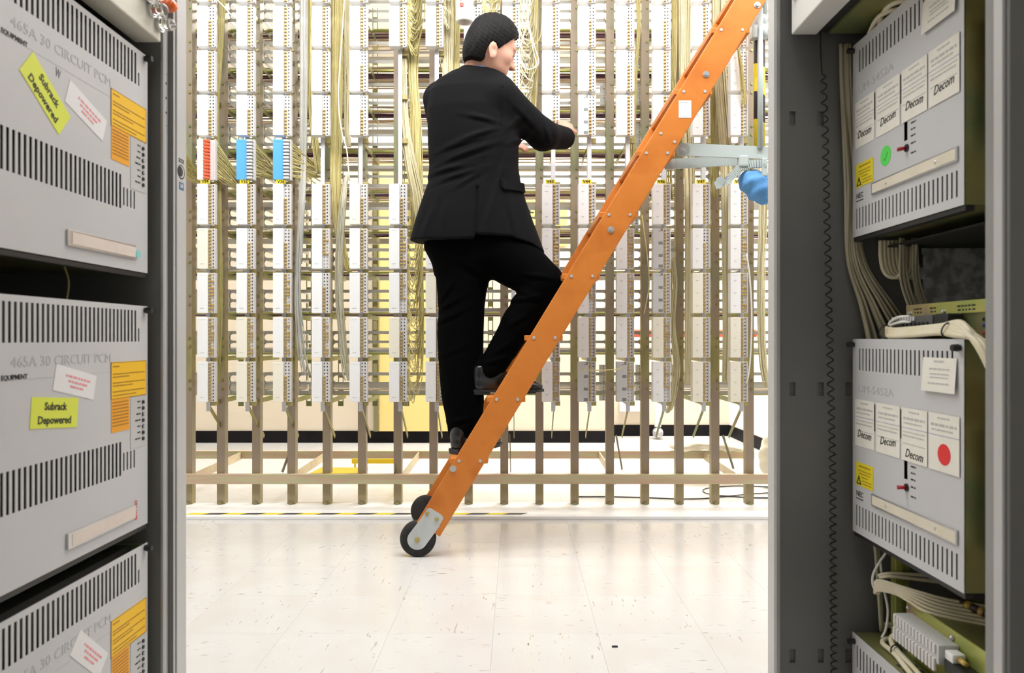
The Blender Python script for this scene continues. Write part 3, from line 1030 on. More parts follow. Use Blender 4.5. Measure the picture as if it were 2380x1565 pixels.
pts = smooth_path([P(1735, 590, 3.37), P(1742, 640, 3.37), P(1747, 730, 3.37), P(1744, 830, 3.37), P(1738, 880, 3.38), P(1733, 892, 3.40)], 8)
tag(MB().tube(pts, .004, 6).build('loose_cable', mat('white_cable', (.80, .80, .72), .4), smooth=True), 'single white cable hanging in front of the rightmost lower blocks', 'cable')
pts = smooth_path([P(1492, 500, 3.42), P(1505, 600, 3.42), P(1509, 660, 3.42), P(1503, 700, 3.43), P(1497, 730, 3.46)], 8)
tag(MB().tube(pts, .003, 6).build('loose_cable', M_STRAW, smooth=True), 'single straw wire curving beside the grey blocks of the thirteenth column', 'cable')
pts = smooth_path([P(1352, 860, 3.37), P(1390, 861, 3.36), P(1430, 859, 3.37), P(1446, 855, 3.38)], 8)
tag(MB().tube(pts, .0025, 6).build('loose_cable', M_STRAW, smooth=True), 'single straw wire stretched level between two grey blocks low at right', 'cable')
pts = smooth_path([P(505, 0, 3.37), P(520, 15, 3.37), P(535, 32, 3.37), P(552, 45, 3.38)], 6)
tag(MB().tube(pts, .003, 6).build('loose_cable', mat('ivory_cable', (.85, .81, .66), .4), smooth=True), 'short ivory cable slanting at the top between the first two block columns', 'cable')

# fanned wires leaving the orange and blue blocks


def fan(label, x0, ya, yb, x1, y1a, y1b, seed):
    q = np.random.RandomState(seed)
    mb = MB()
    for i in range(44):
        t = i / 43
        ys = ya + (yb - ya) * t
        ye = y1a + (y1b - y1a) * t + q.randn() * 4
        xe = x1 + q.randn() * 5
        Y0, Y1 = 3.41 + q.rand() * .01, 3.52 + q.rand() * .03
        xm = x0 + (xe - x0) * .5
        pts = smooth_path([P(x0, ys, Y0), P(xm - 6, ys + (ye - ys) * .38 + q.randn() * 3, (Y0 + Y1) / 2), P(xe, ye, Y1), P(xe + 12 + q.rand() * 6, ye + 5 + q.rand() * 6, Y1 + .03)], 5)
        mb.tube(pts, .0023, 4)
    tag(mb.build('wire_fan', M_STRAW, None, True), label, 'wire fan', 'wire fans beside the coloured blocks')


fan('olive wires fanning out right of the orange clip block', 500, 322, 412, 556, 415, 445, 31)
fan('straw wires fanning out right of the left blue block', 588, 325, 410, 636, 385, 415, 32)
fan('straw wires fanning out right of the second blue block', 673, 325, 412, 722, 375, 410, 33)
fan('straw wires fanning in from the left cabinet edge to the orange clip block', 430, 350, 408, 456, 395, 424, 34)

# hanging loops


def loops(label, xa, xb, xr, y0, y1, n, m, seed, cat='wire loops', Ya=3.42, Yb=3.52):
    """jumper wires that drop from a bundle at xr and swing over to the contacts at xa..xb"""
    q = np.random.RandomState(seed)
    mb = MB()
    for i in range(n):
        ye = y0 + (y1 - y0) * (i + q.rand()) / n
        xs = xr + q.randn() * 5
        dep = 22 + q.rand() * 30
        ytop = max(y0 - 60, ye - 120 - 120 * q.rand())
        xm = xa + (xs - xa) * (.5 + .15 * q.randn())
        pts = smooth_path([P(xs, ytop, Yb), P(xs + 3 * q.randn(), ye - 20, Yb - .02), P(xs - 8, ye + dep * .6, Yb - .05),
                           P(xm, ye + dep * .9, Ya), P(xa + 5, ye + dep * .35, Ya), P(xa, ye, Ya)], 4)
        mb.tube(pts, .0023, 5)
    return tag(mb.build('wire_loops', m, None, True), label, cat, 'hanging jumper loops')


loops('straw jumper loops hanging below the jacket beside the sixth block column', 946, 946, 977, 560, 900, 46, M_STRAW, 41)
loops('dense olive jumper loops at the top right of the sixth block column', 944, 950, 972, -40, 92, 44, M_OLIVE, 42)
loops('straw jumper loops at the top right of the eighth block column', 1121, 1124, 1156, -60, 18, 24, M_STRAW, 43)
loops('fine straw jumper loops right of the head and ninth block column', 1207, 1212, 1238, -30, 280, 40, M_STRAWP, 44)
loops('pale jumper loops at the top left of the white cylinder housing', 1029, 1031, 1046, -50, 40, 16, M_STRAWP, 45)
mb = MB()
for pl in ([(1222, -30), (1228, 50), (1243, 110), (1252, 140), (1247, 155), (1225, 160), (1210, 140), (1206, 118), (1214, 90), (1228, 40), (1232, -30)],
           [(1213, -30), (1221, 40), (1232, 80), (1240, 120), (1246, 150), (1230, 162), (1212, 150), (1207, 120)],
           [(1236, -30), (1226, 50), (1212, 100), (1205, 125), (1210, 150)]):
    mb.tube(smooth_path([P(a, b_, 3.41 + .012 * i / 10) for i, (a, b_) in enumerate(pl)], 6), .0028, 5)
tag(mb.build('wire_loops', mat('ivory_cable', (.85, .81, .66), .4), None, True), 'large crossing ivory cable loops hanging right of the head', 'wire loops', 'hanging jumper loops')

# level cable runs lying on the shelves behind the posts
for k in range(0, 10):
    z = PZ0 + .2129 * k
    nW = [3, 4, 6, 8, 10, 16, 20, 22, 24, 24][k]
    q = np.random.RandomState(60 + k)
    mb = MB()
    mbp = MB()
    xs = np.linspace(-2.0, 1.72, 26)
    ht = .006 * nW ** .75 * .55
    for i in range(nW):
        y = 3.80 + q.rand() * .26
        zz = z + .006 + q.rand() * ht
        w1, w2 = q.rand() * 6, q.rand() * 6
        mb.tube(np.stack([xs, y + .012 * np.sin(xs * 2.1 + w1), zz + .004 * np.sin(xs * 3.3 + w2)], 1), .0042, 5)
    for i in range(3 + k // 2):
        y = 3.775 + q.rand() * .02
        zz = z - .010 - .016 * q.rand() * (.4 + k / 9)
        w1 = q.rand() * 6
        mbp.tube(np.stack([xs, y + .006 * np.sin(xs * 2.9 + w1), zz + .003 * np.sin(xs * 5 + w1)], 1), .0038, 5)
    lv = ['lowest', 'second', 'third', 'fourth', 'fifth', 'sixth', 'seventh', 'eighth', 'ninth', 'topmost'][k]
    tag(mb.build('cable_run', M_TANW, None, True), 'level run of tan cables on the %s shelf%s behind the posts' % (lv, '' if k in (0, 9) else ' up'), 'cable run', 'level cable runs on the frame shelves')
    if k > 1:
        tag(mbp.build('cable_run', M_PURPLE, None, True), 'dark purple wires laced along the %s shelf%s behind the posts' % (lv, '' if k in (0, 9) else ' up'), 'cable run', 'level cable runs on the frame shelves')

# ------------------------------------------------------------ equipment racks
XL, XR = -.713, .737


def lc(px, py, X=XL):
    """photograph pixel on the plane x = X  ->  (y, z)"""
    Y = X * F / (px - CX)
    return Y, CZ - (py - CY) * Y / F


# left cabinet: end panel with a stepped light grey edge, back, roof
LCAB = thing('equipment_cabinet', 'light grey open cabinet along the left side holding three vented subracks', 'cabinet', (-.9, 1.0, 0))
LO = Vector((-.9, 1.0, 0))


def prof(pts, z0, z1, name, m, parent, O):
    return MB().prism([(a - O.x, b - O.y) for a, b in pts], (1, 0, 0), (0, 1, 0), (0, 0, z1 - z0), (0, 0, z0)).build(name, m, parent)


prof([(-1.12, 1.402), (-.700, 1.402), (-.700, 1.425), (-1.12, 1.425)], 0.0, 2.2, 'end_panel', M_CABD, LCAB, LO)  # dark grey puts the shadow on this camera-facing side into the colour
prof([(-.700, 1.400), (-.694, 1.397), (-.692, 1.400), (-.692, 1.413), (-.700, 1.413)], 0, 2.2, 'edge_strip', M_CAB, LCAB, LO)
prof([(-.700, 1.4135), (-.682, 1.4135), (-.682, 1.420), (-.700, 1.420)], 0, 2.2, 'edge_channel', M_CABD, LCAB, LO)  # shade of the face turned from the lamps, held in the dark colour
es = prof([(-.685, 1.4138), (-.6815, 1.4138), (-.6815, 1.4205), (-.685, 1.4205)], 0, 2.2, 'edge_strip', M_CAB, LCAB, LO)
ef = prof([(-.71, 1.4225), (-.6785, 1.4225), (-.6785, 1.4615), (-.71, 1.4615)], 0, 2.2, 'edge_face', M_CAB, LCAB, LO)
prof([(-1.14, .2), (-1.12, .2), (-1.12, 1.425), (-1.14, 1.425)], 0, 2.2, 'back_panel', M_INT, LCAB, LO)
MB().box(-1.14 + .9, -.70 + .9, -.8, .425, 2.2, 2.22).build('roof_panel', M_CAB, LCAB)
MB().box(-1.14 + .9, -.74 + .9, -.8, .40, .0, .03).build('floor_panel', M_INT, LCAB)
# lock hole and its marks on the edge face
h_ = MB().cyl((.2215, .44 - .0005, 1.187), (.2222, .44 - .0005, 1.187), .0145, n=20).build('hole_rim', M_PRINT, LCAB)
MB().cyl((.2216, .4385, 1.187), (.22235, .4385, 1.187), .0125, n=20).build('rim_insert', M_CAB, LCAB)
MB().cyl((.2217, .4345, 1.187), (.2226, .4345, 1.187), .0105, n=20).build('hole', M_HOLE, LCAB)
RL = Matrix(((0, 0, 1, 0), (1, 0, 0, 0), (0, 1, 0, 0), (0, 0, 0, 1)))
RR = Matrix(((0, 0, -1, 0), (-1, 0, 0, 0), (0, 1, 0, 0), (0, 0, 0, 1)))
o = link('lettering', text_mesh('SOX', .012, M_PRINT, bold=.0002), LCAB)
o.matrix_local = Matrix.Translation((.2217, .4405, 1.209)) @ RL
o = MB().bbox(.2215, .222, .431, .450, 1.151, 1.166, .0001).build('blue_sticker', mat('blue_sticker', (.06, .16, .32), .5), LCAB)
t_ = link('lettering', text_mesh('24', .011, M_STKW, bold=.0002), o)
t_.matrix_local = Matrix.Translation((.2222, .4405, 1.1585)) @ RL
# little holes of the door catch
mb = MB()
for py in (170, 192, 226, 260, 291):
    z = PZ(py, 1.40)
    rr = .0028 if py in (192, 226, 260) else .0012
    mb.cyl((.2075, .4055, z), (.2083, .4055, z), rr, n=8)
mb.build('catch_hole', M_HOLE, LCAB)['kind'] = 'stuff'


def wordline(mb, x0, x1, y, h, q, z=.0009):
    x = x0
    while x < x1:
        L_ = h * (1.2 + 3.2 * q.rand())
        mb.box(x, min(x + L_, x1), y, y + h, z - .0003, z)
        x += L_ + h * .7


def sticker(parent, name, m, cx, cy, w_, h_, rot=0.0, label=None, z=.0008, lines=None, lm=M_PRINT, seed=0, curl=0):
    o = MB().bbox(-w_ / 2, w_ / 2, -h_ / 2, h_ / 2, -.0006, .0, .0002).build(name, m, parent)
    o.location = (cx, cy, z)
    o.rotation_euler.z = math.radians(rot)
    if label:
        o['label'] = label
    if lines:
        q = np.random.RandomState(seed)
        mb = MB()
        for (fx0, fx1, fy, fh) in lines:
            wordline(mb, -w_ / 2 + fx0 * w_, -w_ / 2 + fx1 * w_, h_ / 2 - fy * h_, fh * h_, q, .0003)
        mb.build('printed_lines', lm, o)['kind'] = 'stuff'
    return o


def letters(parent, s_, size, m, x, y, z=.0004, rot=0, sx=1.0, sy=1.0, align='CENTER', bold=0.0, shear=0.0):
    o = link('lettering', text_mesh(s_, size, m, shear, bold, align), parent, (x, y, z))
    o.rotation_euler.z = math.radians(rot)
    o.scale = (sx, sy, 1)
    return o


def knob(parent, x, y, r=.0065):
    return MB().cyl((x, y, 0), (x, y, .004), r * .8, n=14).cyl((x, y, .004), (x, y, .014), r, r * .85, n=14).build('thumb_screw', M_BLACK, parent, False)


FRONT_W, FRONT_H = .425, .419
Y0L, Y1L = .95, 1.375
YM = (Y0L + Y1L) / 2


def left_subrack(zb, label):
    t = thing('subrack', label, 'subrack', (XL, YM, zb), 'grey vented subracks')
    t.matrix_world = Matrix.Translation((XL, YM, zb)) @ RL
    hw = FRONT_W / 2
    holes = []
    x = 1.343 - YM
    k = 0
    while x > -hw + .02:
        if k == 0:
            holes.append((round(x - .0024, 5), round(x + .0024, 5), .351, .376))
        else:
            holes.append((round(x - .0031, 5), round(x + .0031, 5), .351, .4095))
        if k < 4:
            holes.append((round(x - .0155 - .0024, 5), round(x - .0155 + .0024, 5), .116, .149))
        else:
            holes.append((round(x - .0155 - .0031, 5), round(x - .0155 + .0031, 5), .109, .1704))
        k += 1
        x -= .0118
    holes = [h for h in holes if h[0] > -hw + .008]
    plate_with_holes(-hw, hw, 0, FRONT_H, -.0011, 0, holes).build('front_panel', M_PANEL, t)
    MB().box(-hw + .004, hw - .004, .004, FRONT_H - .004, -.36, -.03).build('body', M_INT, t)
    fr = MB().box(-hw + .001, hw - .001, .0, .003, -.36, -.003).box(hw - .004, hw - .001, .003, FRONT_H - .003, -.36, -.003)
    fr.build('side_plate', M_ZINCD, t)
    MB().bbox(-hw, hw, -.010, -.0005, -.016, -.002, .002).build('bottom_lip', M_BLACK, t)
    knob(t, hw - .010, FRONT_H - .008)
    letters(t, '465A 30 CIRCUIT PCM', .0222, M_PRINTG, 1.251 - YM, .3225, .0003, align='RIGHT', sx=1.14, bold=0.0)
    letters(t, 'EQUIPMENT', .0098, M_PRINT, 1.037 - YM, .3015, .0003, align='RIGHT', bold=.0002)
    MB().box(-hw + .01, 1.25 - YM, .2975, .2981, 0, .0003).build('panel_seam', M_PRINTG, t)
    s_ = sticker(t, 'warning_sticker', M_STKO, 1.3095 - YM, .2820, .119, .066, 0, 'amber sticker printed with fine black lines',
                 lines=[(.05, .22, .14, .035), (.05, .95, .34, .03), (.05, .5, .42, .03), (.05, .95, .58, .03), (.05, .6, .66, .03), (.05, .95, .82, .03), (.05, .7, .92, .03)], lm=mat('brown_print', (.35, .17, .02), .6))
    MB().box(-.0595, .0595, .0318, .0326, -.0004, .0004).box(-.0595, .0595, -.0326, -.0318, -.0004, .0004).box(-.0595, -.0588, -.033, .033, -.0004, .0004).box(.0588, .0595, -.033, .033, -.0004, .0004).build('border', mat('brown_print', (.35, .17, .02), .6), s_)
    sticker(t, 'warning_sticker', M_STKO2, 1.280 - YM, .2195, .058, .059, 0, 'orange sticker printed with fine lines below the amber one',
            lines=[(.06, .94, .12 + .1 * i, .035) for i in range(8)], lm=mat('brown_print', (.35, .17, .02), .6), seed=4)
    # indicator column
    st = sticker(t, 'lamp_strip', M_CAB, 1.3395 - YM, .200, .052, .096, 0)
    q = np.random.RandomState(5)
    for i in range(7):
        y = .236 - .0116 * i
        o = MB().cyl((1.356 - YM, y, 0), (1.356 - YM, y, .003), .0034, n=12).build('indicator', M_BLACK, t)
        if i in (2, 4):
            MB().cyl((1.356 - YM, y, .003), (1.356 - YM, y, .0034), .0022, n=10).build('lens', M_GREYP, o)
        mb = MB()
        L_ = [.010, .010, .014, .018, .010, .010, .018][i]
        wordline(mb, 1.347 - YM - L_, 1.347 - YM, y + .0005, .0028, q, .0013)
        mb.build('indicator_print', M_PRINT, t)['kind'] = 'stuff'
    # designation strip
    hb = MB().bbox(1.126 - YM, 1.326 - YM, .0215, .0475, 0, .004, .0008).build('designation_strip', M_STEEL, t)
    MB().box(1.136 - YM, 1.3245 - YM, .025, .044, .0035, .0045).build('paper_insert', mat('pinkish_paper', (.72, .62, .55), .6, col2=(.76, .67, .60), nscale=20), hb)
    return t


def subrack_sticker(t, cx, cy, rot, w_=.112, h_=.047):
    o = sticker(t, 'depowered_sticker', M_STKY, cx, cy, w_, h_, rot, 'lime yellow sticker reading Subrack Depowered')
    letters(o, 'Subrack', .0165, M_PRINT, .000, .0095, .0002, bold=.0004)
    letters(o, 'Depowered', .0165, M_PRINT, .000, -.0115, .0002, bold=.0004)


def white_sticker(t, cx, cy, rot):
    o = sticker(t, 'paper_sticker', M_STKW, cx, cy, .108, .041, rot, 'white sticker with three lines of small red print',
                lines=[(.25, .85, .36, .085), (.32, .78, .55, .085), (.38, .70, .74, .085)], lm=M_PRINTP, seed=9)


ZL = [.493 + .483, .493, .493 - .456]
a = left_subrack(ZL[0], 'topmost grey vented subrack in the left cabinet with a steeply tilted lime sticker')
subrack_sticker(a, 1.078 - YM, 1.220 - ZL[0], -38)
white_sticker(a, 1.180 - YM, 1.2265 - ZL[0], -19)
letters(a, 'W', .02, mat('grey_pen', (.2, .2, .2), .6), 1.106 - YM, 1.262 - ZL[0], .0004, rot=-10, sx=.6)
o = MB().cyl((0, 0, 0), (0, 0, .0005), .0075, n=20).build('round_sticker', M_TEAL, a, False, (1.333 - YM, .032, .0045))
o['label'] = 'small teal round sticker'
b = left_subrack(ZL[1], 'middle grey vented subrack in the left cabinet with a nearly level lime sticker')
subrack_sticker(b, 1.099 - YM, .735 - ZL[1], -5.5)
white_sticker(b, 1.150 - YM, .7785 - ZL[1], -13)
o = letters(b, 'BAY121', .012, M_PRINTR, 1.3325 - YM, .036, .0006, rot=90, sx=.95, bold=.0004)
c_ = left_subrack(ZL[2], 'lowest grey vented subrack in the left cabinet cut by the bottom of the picture')
white_sticker(c_, 1.188 - YM, .322 - ZL[2], -43)

# beige alarm unit above the left subracks
AU = thing('alarm_unit', 'beige enamel unit with clear and orange lamp domes above the left subracks', 'alarm unit', (-.687, 1.13, 1.422))
MB().bbox(-.05, 0, -.30, .245, 0, .30, .003).build('housing', M_BEIGE, AU)
MB().box(-.34, -.05, -.30, .22, .02, .28).build('body', M_INT, AU)
for (px, py, m_, r) in ((350, 22, M_CLEAR, .0115), (368, 57, M_CLEAR, .0115), (371, 14, M_ORANGEL, .0120), (338, -14, M_CLEAR, .0115)):
    y = -.687 * F / (px - CX) - 1.13
    z = PZ(py, y + 1.13) - 1.422
    o = MB().cyl((0, y, z), (.006, y, z), r * 1.25, n=18).build('lamp_bezel', M_STEEL, AU)
    MB().cyl((.006, y, z), (.022, y, z), r, n=18).sphere((.022, y, z), r, 18).build('lamp_dome', m_, o, True)

# thin wires that show in the gap between the left subracks
pts = smooth_path([(-.80, 1.25, .99), (-.79, 1.255, .95), (-.80, 1.26, .90)], 6)
tag(MB().tube(pts, .0018, 6).build('loose_cable', M_OLIVE, smooth=True), 'thin olive wire dropping in the dark gap between the left subracks', 'cable')

# ---------------------------------------------------------------- right cabinet
RC = thing('equipment_cabinet', 'dark grey open cabinet along the right side with a hanging coiled cord', 'cabinet', (.9, 1.2, 0))
RO = Vector((.9, 1.2, 0))
holes = []
for px in (1842, 1908, 1972):
    for py in (275, 905, 1525):
        x = PX(px, 1.585)
        z = PZ(py, 1.585)
        holes.append((round(x - .0065 - .9, 5), round(x + .0065 - .9, 5), round(z - .0155, 5), round(z + .0155, 5)))
xs_ = sorted(set([h[:2] for h in holes]))
pl = plate_with_holes(.585 - .9, 1.20 - .9, 0, 2.2, -.002, 0, holes).mesh('end_panel', M_CABD)
o = link('end_panel', pl, RC, (0, 1.585 - 1.2, 0))
o.rotation_euler.x = math.pi / 2
MB().box(.575 - .9, 1.2 - .9, 1.592 - 1.2, 1.618 - 1.2, 0, 2.2).build('outer_panel', M_CABD, RC)
prof([(.5725, 1.580), (.5775, 1.577), (.587, 1.583), (.587, 1.6), (.5725, 1.618)], 0, 2.2, 'edge_strip', M_CAB, RC, RO)
MB().box(.3, .32, -.9, .40, 0, 2.2).build('back_panel', M_INT, RC)
MB().box(-.30, .32, -.9, .40, 2.2, 2.22).build('roof_panel', M_CABD, RC)
MB().box(-.20, .32, -.37, .38, 0, .03).build('floor_panel', M_INT, RC)
# near upright
prof([(.5725, .838), (.5725, .853), (.579, .858), (.579, .862), (.5725, .868), (.60, .872), (.62, .838)], 0, 2.2, 'edge_strip', M_CAB, RC, RO)
prof([(.576, .830), (.576, .838), (.72, .838), (.72, .830)], 0, 2.2, 'near_upright', M_CABD, RC, RO)

YMR, WR = 1.3645, .387


def right_subrack(zb, label, upper):
    t = thing('subrack', label, 'subrack', (XR, YMR, zb), 'cream tagged subracks')
    t.matrix_world = Matrix.Translation((XR, YMR, zb)) @ RR
    hw = WR / 2

    def U(y):
        return YMR - y
    holes = []
    for k in range(24):
        x = U(1.5267 - .0141 * k)
        holes.append((round(x - .0026, 5), round(x + .0026, 5), .352, .399))
    for k in range(27):
        x = U(1.540 - .01346 * k)
        holes.append((round(x - .0024, 5), round(x + .0024, 5), .016, .0605))
    holes.append((round(U(1.346) - .006, 5), round(U(1.346) + .006, 5), .154, .1895))
    plate_with_holes(-hw, hw, 0, FRONT_H + .0005, -.0011, 0, holes).build('front_panel', M_PANEL, t)
    MB().box(-hw + .004, hw - .012, .004, FRONT_H - .004, -.34, -.03).build('body', M_INT, t)
    MB().box(-hw + .001, hw - .001, 0, .003, -.34, -.003).box(hw - .004, hw - .001, .003, FRONT_H, -.34, -.003).box(-hw + .001, hw - .001, FRONT_H - .003, FRONT_H, -.34, -.003).box(-hw + .001, -hw + .004, .003, FRONT_H - .003, -.34, -.003).build('side_plate', M_ZINCD, t)
    MB().bbox(-hw, hw, -.010, -.0005, -.018, -.002, .002).build('bottom_lip', M_BLACK, t)
    knob(t, -hw + .006, FRONT_H - .012)
    knob(t, hw - .010, FRONT_H - .014)
    letters(t, 'UM-5452A', .0225, M_PRINTG, U(1.532), .3125, .0003, align='LEFT', sx=1.42, bold=0.0)
    letters(t, 'NEC', .0155, M_PRINT, U(1.541), .086, .0003, align='LEFT', bold=.0002)
    mb = MB()
    wordline(mb, U(1.541), U(1.510), .0745, .0025, np.random.RandomState(2), .0004)
    mb.build('small_print', M_PRINT, t)['kind'] = 'stuff'
    o = sticker(t, 'note_tag', M_STKC, U(1.236), .357, .098, .060, 0, 'cream paper note stuck over the upper slots',
                lines=[(.35, .65, .14, .06), (.22, .82, .36, .05), (.25, .80, .50, .04), (.25, .8, .60, .04), (.2, .82, .78, .05)], lm=M_PRINTL, seed=3)
    o.rotation_euler.x = math.radians(-4)
    o.location.z = .004
    for i, (y0, y1) in enumerate(((1.546, 1.464), (1.454, 1.365), (1.358, 1.2736), (1.2677, 1.180))):
        w_ = y0 - y1
        last = i == 3 and not upper
        lines = [(.3, .7, .09, .03), (.08, .92, .22, .045), (.1, .8, .30, .03)]
        if not last:
            lines += [(.06, .94, .46, .018), (.06, .9, .54, .03), (.06, .94, .68, .015)]
        o = sticker(t, 'note_tag', M_STKC, U((y0 + y1) / 2), .2395, w_, .100, 0, 'cream paper tag with a red round sticker' if last else 'cream paper tag with Decom written in black pen', lines=lines, lm=M_PRINTL, seed=20 + i, z=.0008 + .0004 * i)
        MB().box(-w_ / 2, w_ / 2, .012, .0128, -.0004, .0003).build('ruled_line', M_PRINTB, o)
        if last:
            MB().cyl((.002, -.019, -.0003), (.002, -.019, .0004), .0185, n=28).build('round_sticker', M_RED, o)
        else:
            letters(o, 'Decom', .023, M_PRINT, .0, -.024 - (.012 if i == 2 and not upper else 0), .0003, rot=3 if i % 2 else -2, sx=.86, shear=.35, bold=.00015)
        if i in (0, 1):
            MB().box(w_ / 2 + .001, w_ / 2 + .004, -.01, .045, -.001, .0).build('gap_print', M_PRINT, o)
    if upper:
        o = MB().cyl((0, 0, 0), (0, 0, .0006), .020, n=28).build('round_sticker', M_GREEN, t, False, (U(1.4186), .144, 0))
        o['label'] = 'bright green round sticker with a tick'
        MB().bar((-.007, -.004, .0007), (-.002, -.009, .0007), .0012, .0004).bar((-.002, -.009, .0007), (.008, .006, .0007), .0012, .0004).build('tick', mat('dark_green_pen', (.03, .2, .05), .6), o)
    o = sticker(t, 'caution_sticker', M_TAGY, U(1.505), .1295, .074, .050, 0, 'yellow caution sticker with a black hand triangle',
                lines=[(.2, .85, .18, .06), (.15, .9, .36, .035), (.2, .85, .48, .035), (.35, .7, .62, .035), (.4, .92, .76, .035), (.4, .92, .88, .035)], lm=mat('brown_print', (.35, .17, .02), .6), seed=6)
    MB().prism([(-.034, -.022), (-.012, -.022), (-.023, -.002)], (1, 0, 0), (0, 1, 0), (0, 0, .0003), (0, 0, 0)).build('warning_triangle', M_PRINT, o)
    MB().prism([(-.0275, -.0195), (-.0175, -.0195), (-.0225, -.010)], (1, 0, 0), (0, 1, 0), (0, 0, .0003), (0, 0, .0002)).build('triangle_inner', M_TAGY, o)
    # switch window
    sw = MB().box(U(1.346) - .006, U(1.346) + .006, .154, .1895, -.022, -.018).build('switch_window', M_BLACK, t)
    for j in range(2):
        MB().bbox(U(1.346) - .003, U(1.346) + .004, .158 + .014 * j, .167 + .014 * j, -.018, -.006, .001).build('jumper', M_GOLD, sw)
    tg = MB().cyl((U(1.342), .139, 0), (U(1.342), .139, .002), .0075, n=16).build('toggle_base', M_BLACK, t)
    MB().cyl((U(1.342), .139, .002), (U(1.349), .138, .015), .0030, .0042, n=12).build('toggle_lever', M_REDP, tg, True)
    mb = MB()
    q = np.random.RandomState(8)
    for y in (.180, .168, .156, .142, .124):
        wordline(mb, U(1.328), U(1.328) + .012 + .006 * q.rand(), y, .003, q, .0004)
    mb.build('switch_print', M_PRINT, t)['kind'] = 'stuff'
    # designation strip
    hb = MB().bbox(U(1.470), U(1.185), .075, .1005, 0, .004, .0008).build('designation_strip', M_STEEL, t)
    MB().box(U(1.466), U(1.188), .0785, .097, .0035, .0043).build('paper_insert', mat('cream_insert', (.70, .64, .50), .5, col2=(.76, .70, .58), nscale=20), hb)
    for y in (1.41, 1.245):
        MB().sphere((U(y), .088, .0043), .0035, 10, (1, 1, .5)).build('rivet', M_STEEL, hb)
    return t


ra = right_subrack(1.0705, 'upper grey subrack in the right cabinet with a green round sticker', True)
rb = right_subrack(.4295, 'lower grey subrack in the right cabinet with a red round sticker', False)

# grey cover boxes seen edge-on at the near side of the right subracks
for z0, lb in ((1.18, 'grey metal edge guard beside the upper right subrack'), (.50, 'grey metal edge guard beside the lower right subrack')):
    mb = MB().bbox(.765, .790, 1.125, 1.15, z0, z0 + .20, .004).bbox(.80, .83, 1.13, 1.15, z0 + .01, z0 + .19, .004)
    tag(mb.build('edge_guard', M_GALV), lb, 'edge guard', 'edge guards in the right cabinet')

# beige unit at the top
TU = thing('fuse_unit', 'white enamel unit overhanging at the top of the right cabinet', 'fuse unit', (.604, 1.3, 1.517))
MB().bbox(0, .055, -.41, .262, 0, .25, .003).build('housing', mat('white_enamel', (.72, .70, .66), .4), TU)
MB().box(.055, .08, -.41, .262, .006, .24).build('gap', M_INT, TU)
MB().box(.08, .40, -.41, .255, .0, .24).build('body', M_ZINCD, TU)
MB().bbox(-.004, .003, .10, .13, .055, .075, .001).build('red_fuse', M_REDP, TU)
MB().cyl((-.008, .24, .075), (0, .24, .075), .008, n=12).build('thumb_screw', M_BLACK, TU)

# coiled cord hanging down the end panel
pts = [(PX(1911, 1.555), 1.565, PZ(70, 1.555)), (PX(1911, 1.555), 1.562, PZ(130, 1.555)), (PX(1913, 1.555), 1.56, PZ(170, 1.555))]
base = smooth_path(pts, 6)
coil = []
n_turn = 66
z0, z1 = PZ(176, 1.555), .075
cxs = [(176, 1915), (300, 1919), (500, 1923), (800, 1930), (1100, 1937), (1300, 1938), (1565, 1940), (1700, 1941)]
for i in range(n_turn * 12 + 1):
    f = i / (n_turn * 12)
    ff = f + .055 * math.sin(math.pi * f)          # sags: turns close up toward the floor
    z = z0 + (z1 - z0) * ff
    py = CY - (z - CZ) * F / 1.555
    xc = PX(np.interp(py, [a[0] for a in cxs], [a[1] for a in cxs]), 1.555)
    an = 2 * math.pi * i / 12
    coil.append((xc + .0062 * math.cos(an), 1.558 + .0062 * math.sin(an), z))
allp = np.vstack([base, np.array(coil)])
tag(MB().tube(allp, .0017, 5).build('coiled_cord', M_BLACKW, smooth=True), 'long black coiled cord hanging on the dark cabinet end panel', 'cord')

# tall beige cable bundles inside the right cabinet
def tubes(name, label, cat, paths, r, m, n=7, group=None, segs=8):
    mb = MB()
    for p in paths:
        mb.tube(smooth_path(p, segs), r, n)
    return tag(mb.build(name, m, None, True), label, cat, group)


q = np.random.RandomState(11)
ps = []
for i in range(16):
    dx, dy = q.rand() * .05, q.rand() * .02
    a_, b_, c2 = q.randn() * .004, q.rand(), q.rand()
    dy *= .5
    ps.append([(.716 + dx * .5, 1.577 - dy, 1.50), (.718 + dx * .5, 1.577 - dy, 1.4), (.728 + dx * .5 + a_, 1.577 - dy, 1.2), (.730 + dx * .8, 1.575 - dy, 1.03),
               (.752 + dx * 1.6, 1.560 - dy, .92), (.765 + dx * 2.6, 1.555 - dy * 2, .83), (.775 + dx * 3, 1.55 - dy * 2, .72), (.775 + dx * 2, 1.55 - dy * 2, .55)])
tubes('cable_bundle', 'tall dull beige cable bundle standing in the far corner of the right cabinet', 'cable bundle', ps, .0032, M_DULLW, 6, 'cables in the right cabinet')
ps = []
for i in range(10):
    dx = q.rand() * .06
    ps.append([(.79 + dx, 1.50 - q.rand() * .02, 1.06), (.80 + dx, 1.50, .97), (.83 + dx, 1.50, .88), (.85 + dx, 1.50, .80)])
tubes('cable_bundle', 'dull beige cables slanting down below the upper right subrack', 'cable bundle', ps, .003, M_DULLW, 6, 'cables in the right cabinet')
ps = []
for i in range(5):
    x = .786 + .0085 * i
    ps.append([(x, 1.535, 1.062), (x, 1.535, 1.03), (x + .004, 1.533, 1.0), (x + .014, 1.53, .984), (x + .03, 1.525, .982), (x + .038, 1.52, 1.0), (x + .04, 1.52, 1.06)])
tubes('cable_loops', 'cream cable loops hanging under the upper right subrack', 'cable loops', ps, .0042, M_CREAMW, 8, 'cables in the right cabinet')
